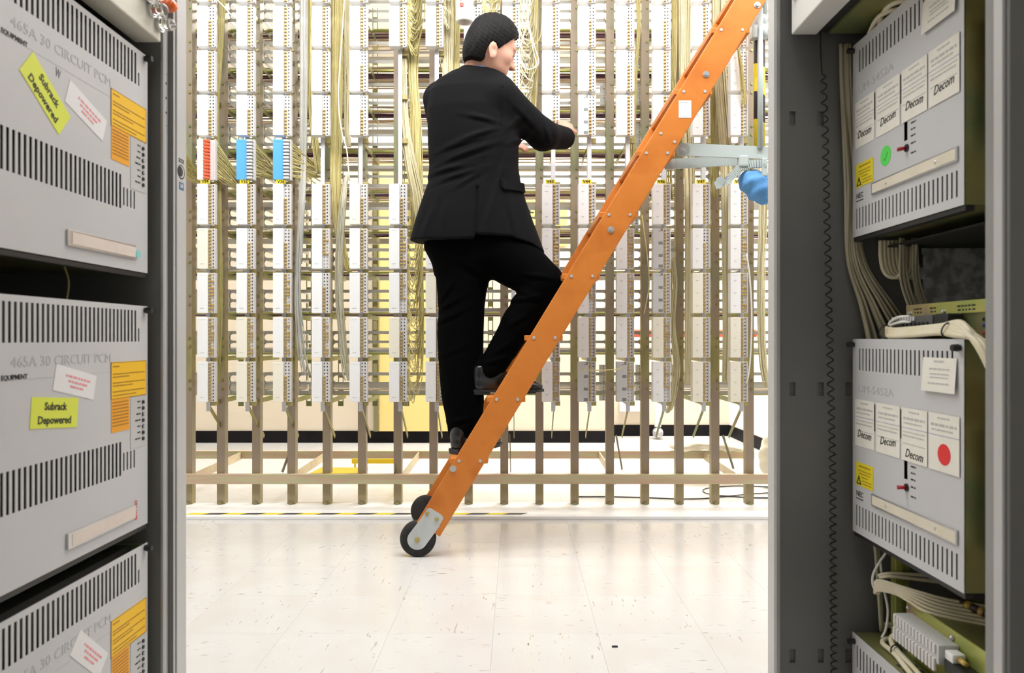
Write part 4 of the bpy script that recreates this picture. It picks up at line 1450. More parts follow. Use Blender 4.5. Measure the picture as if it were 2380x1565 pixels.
tubes('cable_loops', 'cream cable loops lying on top of the upper right subrack', 'cable loops',
      [[(.745, 1.50, 1.492), (.742, 1.47, 1.505), (.744, 1.44, 1.508), (.76, 1.41, 1.503), (.80, 1.40, 1.499)], [(.75, 1.47, 1.494), (.745, 1.44, 1.512), (.747, 1.41, 1.514), (.76, 1.38, 1.506), (.80, 1.37, 1.500)]], .0055, M_CREAMW, 8, 'cables in the right cabinet')
# galvanised back plate and slotted strut
tag(MB().box(.900, 1.19, 1.5705, 1.574, .84, 1.066).build('galvanised_plate', M_GALV), 'spangled galvanised plate on the end panel between the right subracks', 'plate')
mb = plate_with_holes(-.012, .012, 0, .22, 0, .003, [(-.003, .006, .03, .07), (-.003, .006, .10, .14), (-.003, .006, .165, .195)])
o = mb.build('slotted_strut', M_GALV, None, False, (.886, 1.562, .84))
o.rotation_euler.x = math.pi / 2
tag(o, 'galvanised slotted strut behind the beige cable loops', 'strut')
# shelf plate under the upper subrack, terminal bracket with connector
tag(MB().bbox(.80, 1.05, 1.18, 1.545, 1.046, 1.050, .001).bbox(.845, .855, 1.50, 1.515, 1.005, 1.046, .001).build('shelf_plate', M_INT), 'dark shelf plate under the upper right subrack', 'shelf')
TB = thing('terminal_bracket', 'yellow green zinc bracket with black connector above the lower right subrack', 'bracket', (.80, 1.30, .85))
MB().bbox(0, .004, -.16, .16, .045, .068, .001).build('bracket_bar', M_ZINCP, TB)
MB().bbox(.004, .10, -.16, .16, .0, .004, .001).bbox(.004, .012, -.16, .16, .0, .05, .001).build('bracket_foot', M_ZINCD, TB)
for y in (.145, .03):
    MB().sphere((0, y, .050), .005, 12).build('screw', M_STEEL, TB)
mb = MB()
wordline(mb, .0, .05, 0, .004, q, .0003)
for (y0, y1) in ((.10, .13), (.055, .075), (-.06, -.01)):
    mbp = MB()
    xx = y1
    while xx > y0:
        L_ = .004 + .006 * q.rand()
        mbp.box(-.0006, 0, xx - L_, xx, .057, .060).box(-.0006, 0, xx - L_, xx - .002, .050, .053)
        xx -= L_ + .003
    mbp.build('stencil_print', M_PRINT, TB)['kind'] = 'stuff'
cb = MB().bbox(-.028, -.001, .02, .165, .012, .044, .002).build('connector_block', mat('dark_grey_plastic', (.10, .10, .095), .45), TB)
for j in range(9):
    y = .075 + j * .0095
    MB().bbox(-.031, -.028, y, y + .0065, .034, .043, .0008).bbox(-.031, -.028, y, y + .0065, .013, .022, .0008).build('rib', M_GREYP, cb)
for j in range(7):
    y = .035 + j * .014
    MB().cyl((-.0285, y, .028), (-.031, y, .028), .0035, n=10).build('socket', M_HOLE, cb)
MB().bbox(-.03, .0, -.03, .015, .01, .045, .004).build('black_clamp', M_BLACK, TB)
# cream cable harness on top of the lower subrack
ps = []
for i in range(7):
    a_ = 2 * math.pi * i / 7
    oy, oz = .006 * math.cos(a_), .0065 * math.sin(a_)
    ps.append([(.775, 1.475 + oy, .862 + oz), (.757, 1.45, .864 + oz), (.747 + oz * .5, 1.41, .8605 + oz), (.745 + oz * .5, 1.33, .8625 + oz), (.745 + oz * .5, 1.25, .866 + oz), (.745 + oz, 1.20, .866 + oz * 1.6), (.745 + oy, 1.145 + oz, .845), (.75 + oy, 1.115 + oz, .80), (.76 + oy, 1.10 + oz, .74), (.78 + oy, 1.09 + oz, .66)])
tubes('cable_harness', 'cream cable harness with black ties draped over the lower right subrack', 'cable harness', ps, .0052, M_CREAMW, 8)
mb = MB()
for y in (1.435, 1.225):
    mb.tube([(.7455 + .013 * math.cos(a), y + .002 * math.sin(2 * a), .8635 + .0135 * math.sin(a)) for a in np.linspace(0, 6.28, 20)], .0014, 5)
tag(mb.build('cable_tie', M_BLACKW, None, True), 'black cable ties around the cream harness', 'cable tie')
ps = [[(.772, 1.47, .866), (.765, 1.455, .882), (.768, 1.43, .892), (.775, 1.40, .893)], [(.770, 1.475, .862), (.762, 1.45, .875), (.768, 1.42, .882), (.774, 1.39, .882)]]
tubes('cable_tail', 'white cable tails running into the dark connector', 'cable', ps, .0032, M_WHITEW, 8)
for j, (m_, dz, nm) in enumerate(((M_BLUEW, .0, 'dark blue'), (M_BLACKW, .010, 'black'), (M_REDW, -.014, 'red'))):
    ps = [[(.79, 1.20, .872 + dz), (.78, 1.17, .878 + dz), (.775, 1.13, .892 + dz * 1.3), (.78, 1.08, .905 + dz)], [(.80, 1.20, .865 + dz), (.785, 1.165, .868 + dz), (.78, 1.13, .872 + dz), (.785, 1.08, .870 + dz)]]
    tubes('power_wire', '%s wires at the right end of the zinc bracket' % nm, 'wire', ps, .0038, m_, 7)

# lower right: zinc box with white looped cables
q = np.random.RandomState(15)
tag(MB().bbox(.80, .815, 1.50, 1.52, .20, .425, .001).bbox(.815, .84, 1.518, 1.52, .20, .425, .001).build('zinc_upright', M_ZINCP), 'gold zinc upright strip under the lower right subrack', 'strip')
ZB = thing('transmission_unit', 'zinc unit with a slotted grey front at the bottom of the right cabinet', 'unit', (XR, YMR, 0.03))
hw = .195
holes = [(round(-hw + .022 + .0141 * k - .0026, 5), round(-hw + .022 + .0141 * k + .0026, 5), .107, .155) for k in range(24)]
o = plate_with_holes(-hw, hw, 0, .177, -.0011, 0, holes).build('front_panel', M_PANEL, ZB)
o.matrix_local = RR
MB().box(.003, .34, -hw + .002, hw - .002, .172, .176).box(.003, .34, hw - .004, hw - .002, .0, .172).build('top_plate', M_ZINCD, ZB)
MB().box(.03, .34, -hw + .006, hw - .006, .002, .168).build('body', M_INT, ZB)
MB().cyl((0, hw - .010, .160), (-.014, hw - .010, .160), .006, n=12).build('thumb_screw', M_BLACK, ZB)
mb = MB()
for i in range(4):
    for j in range(8):
        mb.box(.012 + .011 * i, .018 + .011 * i, -.14 + .024 * j, -.128 + .024 * j, .176, .1763)
mb.build('vent_slots', M_HOLE, ZB)['kind'] = 'stuff'
BB = thing('backplane_box', 'gold zinc box with a long front rail behind the lower right cables', 'box', (.80, 1.30, .2065))
MB().box(.0, .25, -.22, .155, .104, .107).box(.002, .005, -.22, .155, .0, .104).build('box_top', M_ZINCD, BB)
MB().bbox(-.002, .002, -.22, .155, .0, .110, .001).build('front_rail', M_ZINCP, BB)
for y in (.145, .0):
    MB().sphere((-.003, y, .096), .005, 12).build('screw', M_STEEL, BB)
cb = MB().bbox(-.040, -.002, -.02, .135, .055, .090, .002).build('connector_block', M_GREYP, BB)
for j in range(13):
    y = -.012 + j * .0112
    MB().bbox(-.044, -.039, y, y + .0075, .040, .064, .001).bbox(-.043, -.039, y, y + .0075, .072, .089, .001).build('rib', M_STRIP, cb)
MB().bbox(-.032, -.002, -.085, -.022, .045, .068, .004).build('black_clamp', M_BLACK, BB)
wp = MB().bbox(-.030, -.006, -.045, -.020, .068, .084, .003).build('white_plug', M_WHITE, BB)
MB().cyl((-.018, -.045, .076), (-.018, -.065, .076), .005, n=10).build('plug_tip', M_GOLD, wp, True)
ps = []
for i in range(6):
    a_ = i * .004
    ps.append([(.774, 1.515, .316 - a_ * .4), (.764, 1.515, .328 - a_), (.768, 1.502, .338 - a_), (.785, 1.472, .3395 - a_ * .9), (.812 - a_, 1.435, .338 - a_ * .9), (.850 - a_ * 2, 1.395 - a_, .336 - a_), (.93, 1.36 - a_ * 3, .332 - a_)])
tubes('cable_harness', 'white cables sweeping from the tied knot under the lower right subrack', 'cable harness', ps, .0036, M_CREAMW, 8)
tubes('cable_harness', 'short white cables reaching right above the swept cables', 'cable harness', [[(.770, 1.508, .342), (.785, 1.495, .349), (.82, 1.485, .349), (.86, 1.478, .346), (.90, 1.47, .344)], [(.768, 1.510, .346), (.785, 1.500, .354), (.83, 1.492, .355), (.90, 1.48, .353)]], .0036, M_CREAMW, 8)
tubes('tie_cord', 'grey white cord knotted round the cables and hanging down', 'cord',
      [[(.800, 1.50, .432), (.788, 1.505, .405), (.772, 1.512, .374), (.761, 1.517, .345), (.760, 1.514, .322), (.768, 1.508, .312)], [(.774, 1.514, .378), (.781, 1.512, .32), (.788, 1.508, .275), (.784, 1.508, .235), (.775, 1.508, .215)]], .0026, M_WHITEW, 7)
tubes('cable_tail', 'two beige cables dropping behind the knotted cord', 'cable', [[(.765, 1.53, .44), (.772, 1.53, .40), (.777, 1.53, .34), (.785, 1.53, .22)], [(.775, 1.535, .44), (.780, 1.535, .40), (.784, 1.535, .34), (.79, 1.535, .22)]], .0036, M_DULLW, 7)


def Q(zx, zy, z):
    px, py = 1960 + zx / 5.13, 1260 + zy / 5.13
    Y = (CZ - z) * F / (py - CY)
    return ((px - CX) * Y / F, Y, z)


ps = [[Q(450, 1045, .212), Q(460, 1010, .220), Q(520, 975, .226), Q(600, 985, .228), Q(690, 990, .230)], [Q(470, 1040, .212), Q(520, 1005, .218), Q(600, 1020, .220), Q(680, 1030, .222)]]
tubes('cable_tail', 'white cable ends curling at the far corner of the bottom unit', 'cable', ps, .0038, M_CREAMW, 8)
ps = [[Q(930, 1185, .236), Q(870, 1215, .222), Q(760, 1205, .216), Q(650, 1170, .214), Q(550, 1155, .213), Q(475, 1180, .213), Q(480, 1225, .213), Q(560, 1290, .213), Q(640, 1370, .213), Q(720, 1470, .213), Q(800, 1570, .213), Q(900, 1700, .213)],
      [Q(690, 1130, .240), Q(640, 1120, .236), Q(590, 1125, .232), Q(570, 1175, .224), Q(600, 1250, .220), Q(660, 1315, .218), Q(760, 1420, .217), Q(860, 1530, .216), Q(980, 1680, .215)]]
tubes('cable_harness', 'thick cream cable loop lying on the bottom zinc unit', 'cable harness', ps, .0052, M_CREAMW, 9)
c0 = Q(632, 1300, .217)
tag(MB().tube([(c0[0] + .011 * math.cos(a), c0[1] + .002 * math.sin(a), c0[2] + .011 * math.sin(a)) for a in np.linspace(0, 6.28, 20)], .0016, 5).build('cable_tie', M_BLACKW, None, True), 'black cable tie on the thick cream loop', 'cable tie')
tubes('power_wire', 'thin blue wire bending down from the grey connector', 'wire', [[Q(880, 1130, .262), Q(860, 1180, .246), Q(820, 1215, .222), Q(880, 1270, .214), Q(960, 1250, .216), Q(995, 1190, .240), Q(990, 1140, .258)]], .0024, mat('pale_blue_wire', (.42, .48, .62), .4), 7)
CXL = thing('coaxial_plug', 'dark coaxial plug with brass rings lying on the gold box', 'plug', (.86, 1.36, .3135))
MB().cyl((0, .05, .0195), (.03, -.03, .0175), .008, n=12).build('plug_body', mat('dark_brown_plug', (.06, .04, .03), .4), CXL, True)
MB().cyl((.012, .018, .019), (.016, .008, .0185), .0095, n=12).cyl((.022, -.009, .018), (.025, -.017, .0178), .0095, n=12).build('plug_ring', M_GOLD, CXL, True)

# ------------------------------------------------------------ rolling ladder
YN, YF = 2.755, 3.215
LAD = thing('rolling_ladder', 'orange varnished wooden rolling ladder slanting up to the right in front of the frame', 'ladder', (-.36, 3.0, 0))
LDO = Vector((-.36, 3.0, 0))
ang = math.radians(58.7)
du = Vector((math.cos(ang), 0, math.sin(ang)))
dn = Vector((-math.sin(ang), 0, math.cos(ang)))     # towards upper left
RCn = Vector((.1091, 0, .85))
RW = .106


def rail(shift, y0, y1):
    bm = bmesh.new()
    vs = []
    for t in (-.868, 2.15):
        for n_ in (-RW / 2, RW / 2):
            for y in (y0, y1):
                p = RCn + du * t + dn * n_ + Vector((shift, y, 0)) - LDO
                vs.append(bm.verts.new(p))
    # indices: t*4 + n*2 + y
    for f in ((0, 1, 3, 2), (4, 6, 7, 5), (0, 2, 6, 4), (1, 5, 7, 3), (0, 4, 5, 1), (2, 3, 7, 6)):
        bm.faces.new([vs[i] for i in f])
    bmesh.ops.recalc_face_normals(bm, faces=bm.faces)
    bmesh.ops.bevel(bm, geom=list(bm.edges), offset=.0035, segments=2, affect='EDGES', profile=.6)
    me = bpy.data.meshes.new('side_rail')
    bm.to_mesh(me)
    bm.free()
    me.materials.append(M_WOOD)
    return me


link('side_rail', rail(0, YN, YN + .030), LAD)
link('side_rail', rail(-.022, YF, YF + .030), LAD)
bolt = MB().cyl((0, 0, 0), (0, -.003, 0), .0065, .005, n=10).mesh('bolt_head', M_GALV)
bigb = MB().cyl((0, 0, 0), (0, -.002, 0), .013, n=16).cyl((0, -.002, 0), (0, -.008, 0), .0085, .0075, n=6).mesh('bolt_head', M_STEEL)
for i in range(9):
    z = .385 + .2387 * i
    t = (z - .012 - RCn.z) / du.z
    xc = RCn.x + du.x * t
    hw = RW / 2 / math.sin(ang)
    MB().bbox(xc - hw - .016 - LDO.x, xc + hw + .009 - LDO.x, YN + .002 - 3.0, YF + .028 - 3.0, z - .021, z, .003).build('tread', M_WOOD, LAD)
    for s_ in (-.041, .041):
        link('bolt_head', bolt, LAD, Vector((xc + s_, YN, z - .010)) - LDO)
for px, py in ((1053, 1090), (1420, 534), (1641, 173), (1760, 12)):
    link('bolt_head', bigb, LAD, Vector((PX(px, YN), YN, PZ(py, YN))) - LDO)
for px, py in ((1536, 310), (1568, 330)):
    link('bolt_head', bolt, LAD, Vector((PX(px, YN), YN, PZ(py, YN))) - LDO)
o = MB().bbox(-.0245, .0245, -.0008, 0, -.034, .034, .0004).build('paper_label', M_STKW, LAD, False, Vector((PX(1592, YN), YN - .0002, PZ(254, YN))) - LDO)
o['label'] = 'white paper label stuck on the near rail'
mb = MB()
q = np.random.RandomState(4)
x = -.016
while x < .014:
    mb.box(x, x + .0035, -.0012, -.0006, .024, .0285)
    x += .005
x = -.012
while x < .016:
    mb.box(x, x + .003, -.0012, -.0006, -.029, -.026)
    x += .0055
mb.build('printed_lines', M_PRINTL, o)['kind'] = 'stuff'

# casters: bracket plate, wheel, axle
def caster(xw, yc, front):
    c0 = Vector((xw, yc, .070)) - LDO
    wl = MB()
    R_ = .070
    prof_ = [(-.017, .014), (-.019, .045), (-.017, .064), (-.010, .070), (.010, .070), (.017, .064), (.019, .045), (.017, .014)]
    n = 36
    vs = [(r * math.cos(2 * math.pi * k / n), y, r * math.sin(2 * math.pi * k / n)) for y, r in prof_ for k in range(n)]
    fs = []
    for i in range(len(prof_) - 1):
        for k in range(n):
            fs.append((i * n + k, i * n + (k + 1) % n, (i + 1) * n + (k + 1) % n, (i + 1) * n + k))
    fs.append(tuple(range(n - 1, -1, -1)))
    fs.append(tuple(range((len(prof_) - 1) * n, len(prof_) * n)))
    wl.add([Vector(v_) + c0 for v_ in vs], fs)
    wo = wl.build('wheel', M_RUBBER, LAD, True)
    s_ = -1 if front else 1
    yp = yc + s_ * .0235
    mb = MB()
    pts = []
    for k in range(13):
        a_ = ang + math.pi / 2 + math.pi * k / 12
        pts.append((c0.x + .039 * math.cos(a_), c0.z + .039 * math.sin(a_)))
    top = c0 + du * .085
    pts += [(top.x + dn.x * -.046, top.z + dn.z * -.046), (top.x + du.x * .040 - dn.x * .043, top.z + du.z * .040 - dn.z * .043), (top.x + du.x * .046 - dn.x * .03, top.z + du.z * .046 - dn.z * .03),
            (top.x + du.x * .046 + dn.x * .022, top.z + du.z * .046 + dn.z * .022), (top.x + du.x * .036 + dn.x * .030, top.z + du.z * .036 + dn.z * .030), (top.x - du.x * .0 + dn.x * .030, top.z + dn.z * .030)]
    mb.prism(pts, (1, 0, 0), (0, 0, 1), (0, .004 * -s_, 0), (0, yp - 3.0 if False else c0.y + s_ * .0235, 0))
    br = mb.build('caster_plate', M_PLATE, LAD)
    MB().cyl(c0 + Vector((0, s_ * .022, 0)), c0 + Vector((0, s_ * .030, 0)), .011, n=6).cyl(c0 + Vector((0, s_ * .030, 0)), c0 + Vector((0, s_ * .033, 0)), .006, n=10).build('axle_nut', M_LUG, br)
    for k in (-.022, .020):
        b_ = top + du * .022 + dn * k
        MB().cyl(b_ + Vector((0, s_ * .023, 0)), b_ + Vector((0, s_ * .030, 0)), .0085, n=6).build('plate_bolt', M_LUG, br)


caster(PX(970, YN), YN + .022, True)
caster(PX(970, YN) - .024, YF + .008, False)

# support arms, brake lever and striped post at the right
YA = 2.83


def LP(px, py, Y=YA):
    return P(px, py, Y) - LDO


MB().bar(LP(1590, 348), LP(1800, 357), .012, .049, (0, 0, 1)).cyl(LP(1588, 349, YA - .010), LP(1588, 349, YA + .010), .027, n=20).build('support_arm', M_LGREY, LAD)
link('bolt_head', bigb, LAD, LP(1588, 349, YA - .010))
MB().bar(LP(1545, 383, 2.88), LP(1570, 381, 2.88), .012, .040, (0, 0, 1)).bar(LP(1570, 381, 2.88), LP(1740, 371, 2.92), .012, .040, (0, 0, 1)).build('support_arm', M_LGREY, LAD)
lv = smooth_path([LP(1662, 432), LP(1675, 427), LP(1690, 420), LP(1705, 405), LP(1722, 390), LP(1745, 382), LP(1775, 380)], 5)
mb = MB()
for i in range(len(lv) - 1):
    mb.bar(lv[i], Vector(lv[i + 1]) + (Vector(lv[i + 1]) - Vector(lv[i])) * .15, .012, .030, (0, 0, 1))
mb.cyl(LP(1674, 421, YA - .008), LP(1674, 421, YA + .008), .018, n=14)
mb.build('brake_lever', M_LGREY, LAD)
MB().bbox(LP(1716, 372).x, LP(1738, 372).x, YA - 3.0 - .012, YA - 3.0 + .02, LP(0, 388).z, LP(0, 362).z, .006).build('lever_lug', M_LGREY, LAD)
MB().bbox(LP(1768, 372).x, LP(1780, 372).x, YA - 3.0 - .02, YA - 3.0 - .008, LP(0, 412).z, LP(0, 370).z, .004).cyl(LP(1776, 385, YA - .022), LP(1776, 385, YA - .018), .009, n=10).build('lever_bracket', M_LGREY, LAD)
MB().cyl(LP(1767, 345, 2.82), LP(1767, 20, 2.82), .0108, n=16).build('tie_tube', M_LGREY, LAD, True)


def hazard_material():
    m = bpy.data.materials.new('yellow_black_hazard_tape')
    m.use_nodes = True
    nt = m.node_tree
    tc = nt.nodes.new('ShaderNodeTexCoord')
    mp = nt.nodes.new('ShaderNodeMapping')
    mp.inputs['Rotation'].default_value = (0, math.radians(-28), 0)
    wv = nt.nodes.new('ShaderNodeTexWave')
    wv.wave_type = 'BANDS'
    wv.bands_direction = 'Z'
    wv.inputs['Scale'].default_value = 1.6
    r = nt.nodes.new('ShaderNodeValToRGB')
    r.color_ramp.interpolation = 'CONSTANT'
    r.color_ramp.elements[0].color = (.02, .02, .02, 1)
    r.color_ramp.elements[1].color = (.85, .68, .03, 1)
    r.color_ramp.elements[1].position = .5
    nt.links.new(tc.outputs['Object'], mp.inputs[0])
    nt.links.new(mp.outputs[0], wv.inputs['Vector'])
    nt.links.new(wv.outputs['Fac'], r.inputs[0])
    nt.links.new(r.outputs[0], nt.nodes['Principled BSDF'].inputs['Base Color'])
    nt.nodes['Principled BSDF'].inputs['Roughness'].default_value = .4
    return m


o = MB().cyl((0, 0, LP(0, 345, 2.87).z), (0, 0, LP(0, 82, 2.87).z), .0225, n=20).build('striped_post', hazard_material(), LAD, True, (LP(1765, 0, 2.87).x, 2.87 - 3.0, 0))
o['label'] = 'post wrapped in yellow and black hazard tape'
MB().cyl(LP(1767, 90, 2.84), LP(1767, 62, 2.84), .028, n=16).bbox(LP(1745, 90).x, LP(1757, 0).x, 2.83 - 3.02, 2.83 - 2.98, LP(0, 92).z, LP(0, 62).z, .003).build('pipe_clamp', M_LGREY, LAD, True)
MB().sphere(LP(1766, 48, 2.85), .030, 16, (1, 1, 1.2)).cyl(LP(1766, 45, 2.85), LP(1772, -60, 2.85), .026, n=16).build('pipe_elbow', M_LGREY, LAD, True)

# blue fabric bundle hanging from the lever
v = Vol((.86, 2.70, 1.34), (1.10, 3.0, 1.56), .0045)
ca = P(1762, 428, 2.86)
v.ell(ca, (.068, .05, .05), .03)
v.ell(P(1775, 440, 2.86), (.06, .048, .05), .03)
v.ell(P(1738, 418, 2.86), (.028, .04, .035), .03)
v.ell(P(1780, 452, 2.86), (.05, .04, .035), .03)
v.disp(lambda x, y, z: (.0045 * np.sin(x * 90 - z * 70) * np.sin(z * 60 + x * 50 + y * 40)).astype(np.float32), (.86, 2.70, 1.34), (1.10, 3.0, 1.56))
fb = link('fabric_bundle', v.mesh('fabric_bundle', M_CLOTHB, 1))
tag(fb, 'blue fabric bundle hanging from the grey lever at right', 'fabric')

# white cylinder housing hanging near the head
WC = thing('cylinder_housing', 'white cylinder housing with a red sticker hanging beside the dark hair', 'housing', P(1080, 50, 3.30))
n = 28
prof_ = [(.0, .028, 1), (.0, .034, 1), (.0, .0345, 1)]
rings = [(.27, .040), (.042, .040), (.040, .0405), (.034, .0405), (.0, .0385), (-.004, .037), (-.004, .029), (.02, .027), (.03, .0)]
vs = [(max(r, 1e-5) * math.cos(2 * math.pi * k / n), max(r, 1e-5) * math.sin(2 * math.pi * k / n), z) for z, r in rings for k in range(n)]
fs = [(i * n + k, (i + 1) * n + k, (i + 1) * n + (k + 1) % n, i * n + (k + 1) % n) for i in range(len(rings) - 1) for k in range(n)]
fs.append(tuple(range(n)))
MB().add(vs, fs).build('shell', mat('cream_white_shell', (.78, .76, .70), .4), WC, True)
MB().bbox(-.022, .002, -.045, -.037, .082, .20, .002).build('cover_plate', M_WHITE, WC)
o = MB().bbox(-.019, -.002, -.0425, -.039, .050, .068, .0008).build('red_sticker', M_RED, WC)
MB().sphere((-.009, -.0425, .059), .004, 10, (1, .3, 1)).build('orange_mark', M_ORANGEL, o)
MB().cyl((0, 0, .26), (0, 0, 1.0), .008, n=10).build('hanger_rod', M_WHITE, WC)

# ------------------------------------------------------------ the person on the ladder
PER = thing('person', 'man in a black suit climbing the orange ladder with his back turned', 'person', (-.1, 2.95, .36))
PO = np.array([-.1, 2.95, .36])


def pa(px, py, Y):
    return np.array(P(px, py, Y))


def put(name, me, lab=None):
    me.transform(Matrix.Translation(-Vector(PO)))
    o = link(name, me, PER)
    if lab:
        o['label'] = lab
    return o


HC = pa(1144, 105, 2.93)                      # centre of the skull
th, ph = math.radians(67), math.radians(20)
fh = np.array([math.sin(th), math.cos(th), 0.0])
rt = np.array([math.cos(th), -math.sin(th), 0.0])
fw = fh * math.cos(ph) + np.array([0, 0, -1.0]) * math.sin(ph)
up = np.cross(rt, fw)
AX = [fw, rt, up]


def hp(f, r, u):
    return HC + fw * f + rt * r + up * u


# key points of the pose
shR, elR, wrR = pa(1163, 226, 2.90), pa(1262, 314, 2.99), pa(1319, 322, 3.14)
shL, elL, wrL = pa(1022, 232, 3.00), pa(1040, 365, 3.10), pa(1148, 340, 3.16)
hipR, knR, anR = pa(1180, 590, 2.93), pa(1263, 658, 2.885), pa(1137, 862, 2.885)
hipL, knL, anL = pa(1075, 610, 2.96), pa(1071, 790, 2.945), pa(1068, 1015, 2.91)

B = Vol((-.50, 2.62, .30), (.36, 3.50, 2.26), .005)
# skull, face, neck
B.ell(hp(-.008, 0, .012), (.099, .077, .092), .02, AX)
B.ell(hp(.030, 0, -.052), (.066, .058, .070), .03, AX)
B.ell(hp(.052, 0, -.090), (.042, .043, .030), .03, AX)
B.ell(hp(.078, 0, .010), (.022, .052, .016), .02, AX)                    # brow
B.cone(hp(.094, 0, -.012), hp(.112, 0, -.046), .010, .0125, .012)         # nose
B.ell(hp(.106, .009, -.048), (.010, .008, .008), .008, AX)
B.ell(hp(.106, -.009, -.048), (.010, .008, .008), .008, AX)
B.ell(hp(.088, 0, -.072), (.010, .024, .006), .006, AX)                  # lips
B.ell(hp(.086, 0, -.081), (.010, .021, .006), .006, AX)
for s_ in (-1, 1):
    B.ell(hp(.074, .032 * s_, -.014), (.014, .014, .012), .004, AX)       # eyes
    B.ell(hp(.062, .046 * s_, -.040), (.020, .016, .020), .03, AX)        # cheeks
    # ears
    ec = hp(-.006, .080 * s_, -.058)
    B.ell(ec, (.019, .008, .034), .006, [fw * .94 + up * .2 + rt * s_ * -.25, rt, up])
    B.ell(ec + up * -.028 + fw * .004, (.010, .007, .011), .006, AX)
    B.disp(lambda x, y, z, c=ec + rt * s_ * .008 + fw * .004: (.010 * np.exp(-(((x - c[0]) ** 2 + (y - c[1]) ** 2 + (z - c[2]) ** 2) / .010 ** 2))).astype(np.float32), ec - .05, ec + .05)
nb = pa(1112, 172, 2.96)
B.cone(hp(-.035, 0, -.055), nb, .058, .064, .03)
# trunk and limbs under the clothes
B.loft([(PZ(575, 2.95), PX(1110, 2.95), 2.95, .15, .09), (PZ(430, 2.95), PX(1105, 2.95), 2.96, .14, .08), (PZ(230, 2.95), PX(1100, 2.95), 2.96, .15, .085), (PZ(175, 2.95), PX(1105, 2.95), 2.96, .08, .06)], .03)
for a_, b_, ra_, rb_ in ((shR, elR, .045, .038), (elR, wrR, .038, .027), (shL, elL, .045, .038), (elL, wrL, .036, .027),
                         (hipR, knR, .075, .055), (knR, anR, .048, .036), (hipL, knL, .075, .055), (knL, anL, .05, .036)):
    B.cone(a_, b_, ra_, rb_, .02)
B.cone(anR, pa(1215, 900, 2.885), .03, .022, .02)
B.cone(anL, anL + np.array([.10, .11, -.03]), .03, .022, .02)


def hand(wr, d, pn, side, curl):
    """wr wrist, d pointing direction, pn back-of-hand normal, side +1/-1 for the thumb side"""
    d = d / np.linalg.norm(d)
    pn = pn - d * np.dot(pn, d)
    pn /= np.linalg.norm(pn)
    w_ = np.cross(d, pn) * side                       # towards the thumb
    pc = wr + d * .052
    B.cone(wr, wr + d * .02, .027, .026, .015)
    B.ell(pc, (.050, .039, .017), .015, [d, w_, pn])
    for i, (o_, L_) in enumerate(((.027, .072), (.009, .080), (-.009, .074), (-.026, .060))):
        k0 = wr + d * (.092 - .004 * abs(i - 1)) + w_ * o_
        k1 = k0 + d * L_ * .45 - pn * L_ * .16 * curl
        k2 = k1 + d * L_ * .28 - pn * L_ * .32 * curl
        k3 = k2 + d * L_ * .08 - pn * L_ * .26 * curl
        B.cone(k0 - d * .02, k0, .0095, .0095, .008)
        B.cone(k0, k1, .0095, .0085, .004)
        B.cone(k1, k2, .0085, .0078, .003)
        B.cone(k2, k3, .0078, .0065, .003)
    t0 = wr + d * .030 + w_ * .030
    t1 = t0 + d * .032 + w_ * .020 - pn * .010
    t2 = t1 + d * .026 + w_ * .002 - pn * .014
    B.cone(wr + d * .02 + w_ * .015, t0, .015, .014, .012)
    B.cone(t0, t1, .0125, .0105, .006)
    B.cone(t1, t2, .0105, .0085, .004)


hand(pa(1316, 308, 3.15), np.array([.0, .17, .15]), np.array([.35, -.55, .75]), 1, 1.0)
hand(pa(1150, 336, 3.165), np.array([.19, .04, .012]), np.array([-.1, -.6, .75]), -1, .55)
body = put('body', B.mesh('body', M_SKIN, 2), None)

# eye and brow details
for s_ in (-1, 1):
    me = MB().sphere(tuple(hp(.079, .032 * s_, -.014)), .0115, 14).mesh('eye', mat('eye_white', (.8, .78, .75), .3), True)
    e_ = put('eye', me)
    me = MB().sphere(tuple(hp(.0875, .033 * s_, -.0155)), .0055, 10).mesh('iris', mat('dark_iris', (.03, .018, .01), .25), True)
    me.transform(Matrix.Translation(-Vector(PO)))
    link('iris', me, e_)
    me = MB().tube(smooth_path([hp(.088, .014 * s_, .008), hp(.087, .030 * s_, .014), hp(.074, .050 * s_, .010)], 4), [.003] * 4 + [.0042] * 4 + [.002], 6).mesh('eyebrow', M_HAIR, True)
    put('eyebrow', me)

# hair
Hh = Vol(HC - .17, HC + .17, .0035)
Hh.ell(hp(-.006, 0, .018), (.105, .085, .112), .02, AX)
Hh.ell(hp(-.052, 0, -.030), (.057, .073, .070), .03, AX)
Hh.ell(hp(-.048, 0, -.074), (.050, .062, .060), .03, AX)
Hh.ell(hp(.018, 0, .052), (.076, .070, .066), .03, AX)


def hair_cut(x, y, z):
    dx, dy, dz = x - HC[0], y - HC[1], z - HC[2]
    f = dx * fw[0] + dy * fw[1] + dz * fw[2]
    r = dx * rt[0] + dy * rt[1] + dz * rt[2]
    u = dx * up[0] + dy * up[1] + dz * up[2]
    face = np.minimum(f - (.038 + .62 * u + 0 * r), .078 - u)            # forehead and face
    side = np.minimum(f - .012, -.044 - u)                                           # below the sideburn
    ear = .030 - np.sqrt(((f + .008) / .7) ** 2 + ((u + .060) / 1.2) ** 2) + 0 * r
    ear = np.where(np.abs(r) > .05, ear, -1)
    low = (-.109 + 0 * f) - u
    low = np.maximum(low, np.minimum(f + .022, (-.070 - .9 * (-.022 - f)) - u))
    return np.maximum(np.maximum(face, side), np.maximum(low, ear)).astype(np.float32)


Hh.cut(hair_cut, HC - .17, HC + .17)
Hh.disp(lambda x, y, z: (.0012 * np.sin(x * 260 + z * 110) * np.sin(z * 230 - y * 170)).astype(np.float32), HC - .17, HC + .17)
put('hair', Hh.mesh('hair', M_HAIR, 2), 'short black hair')


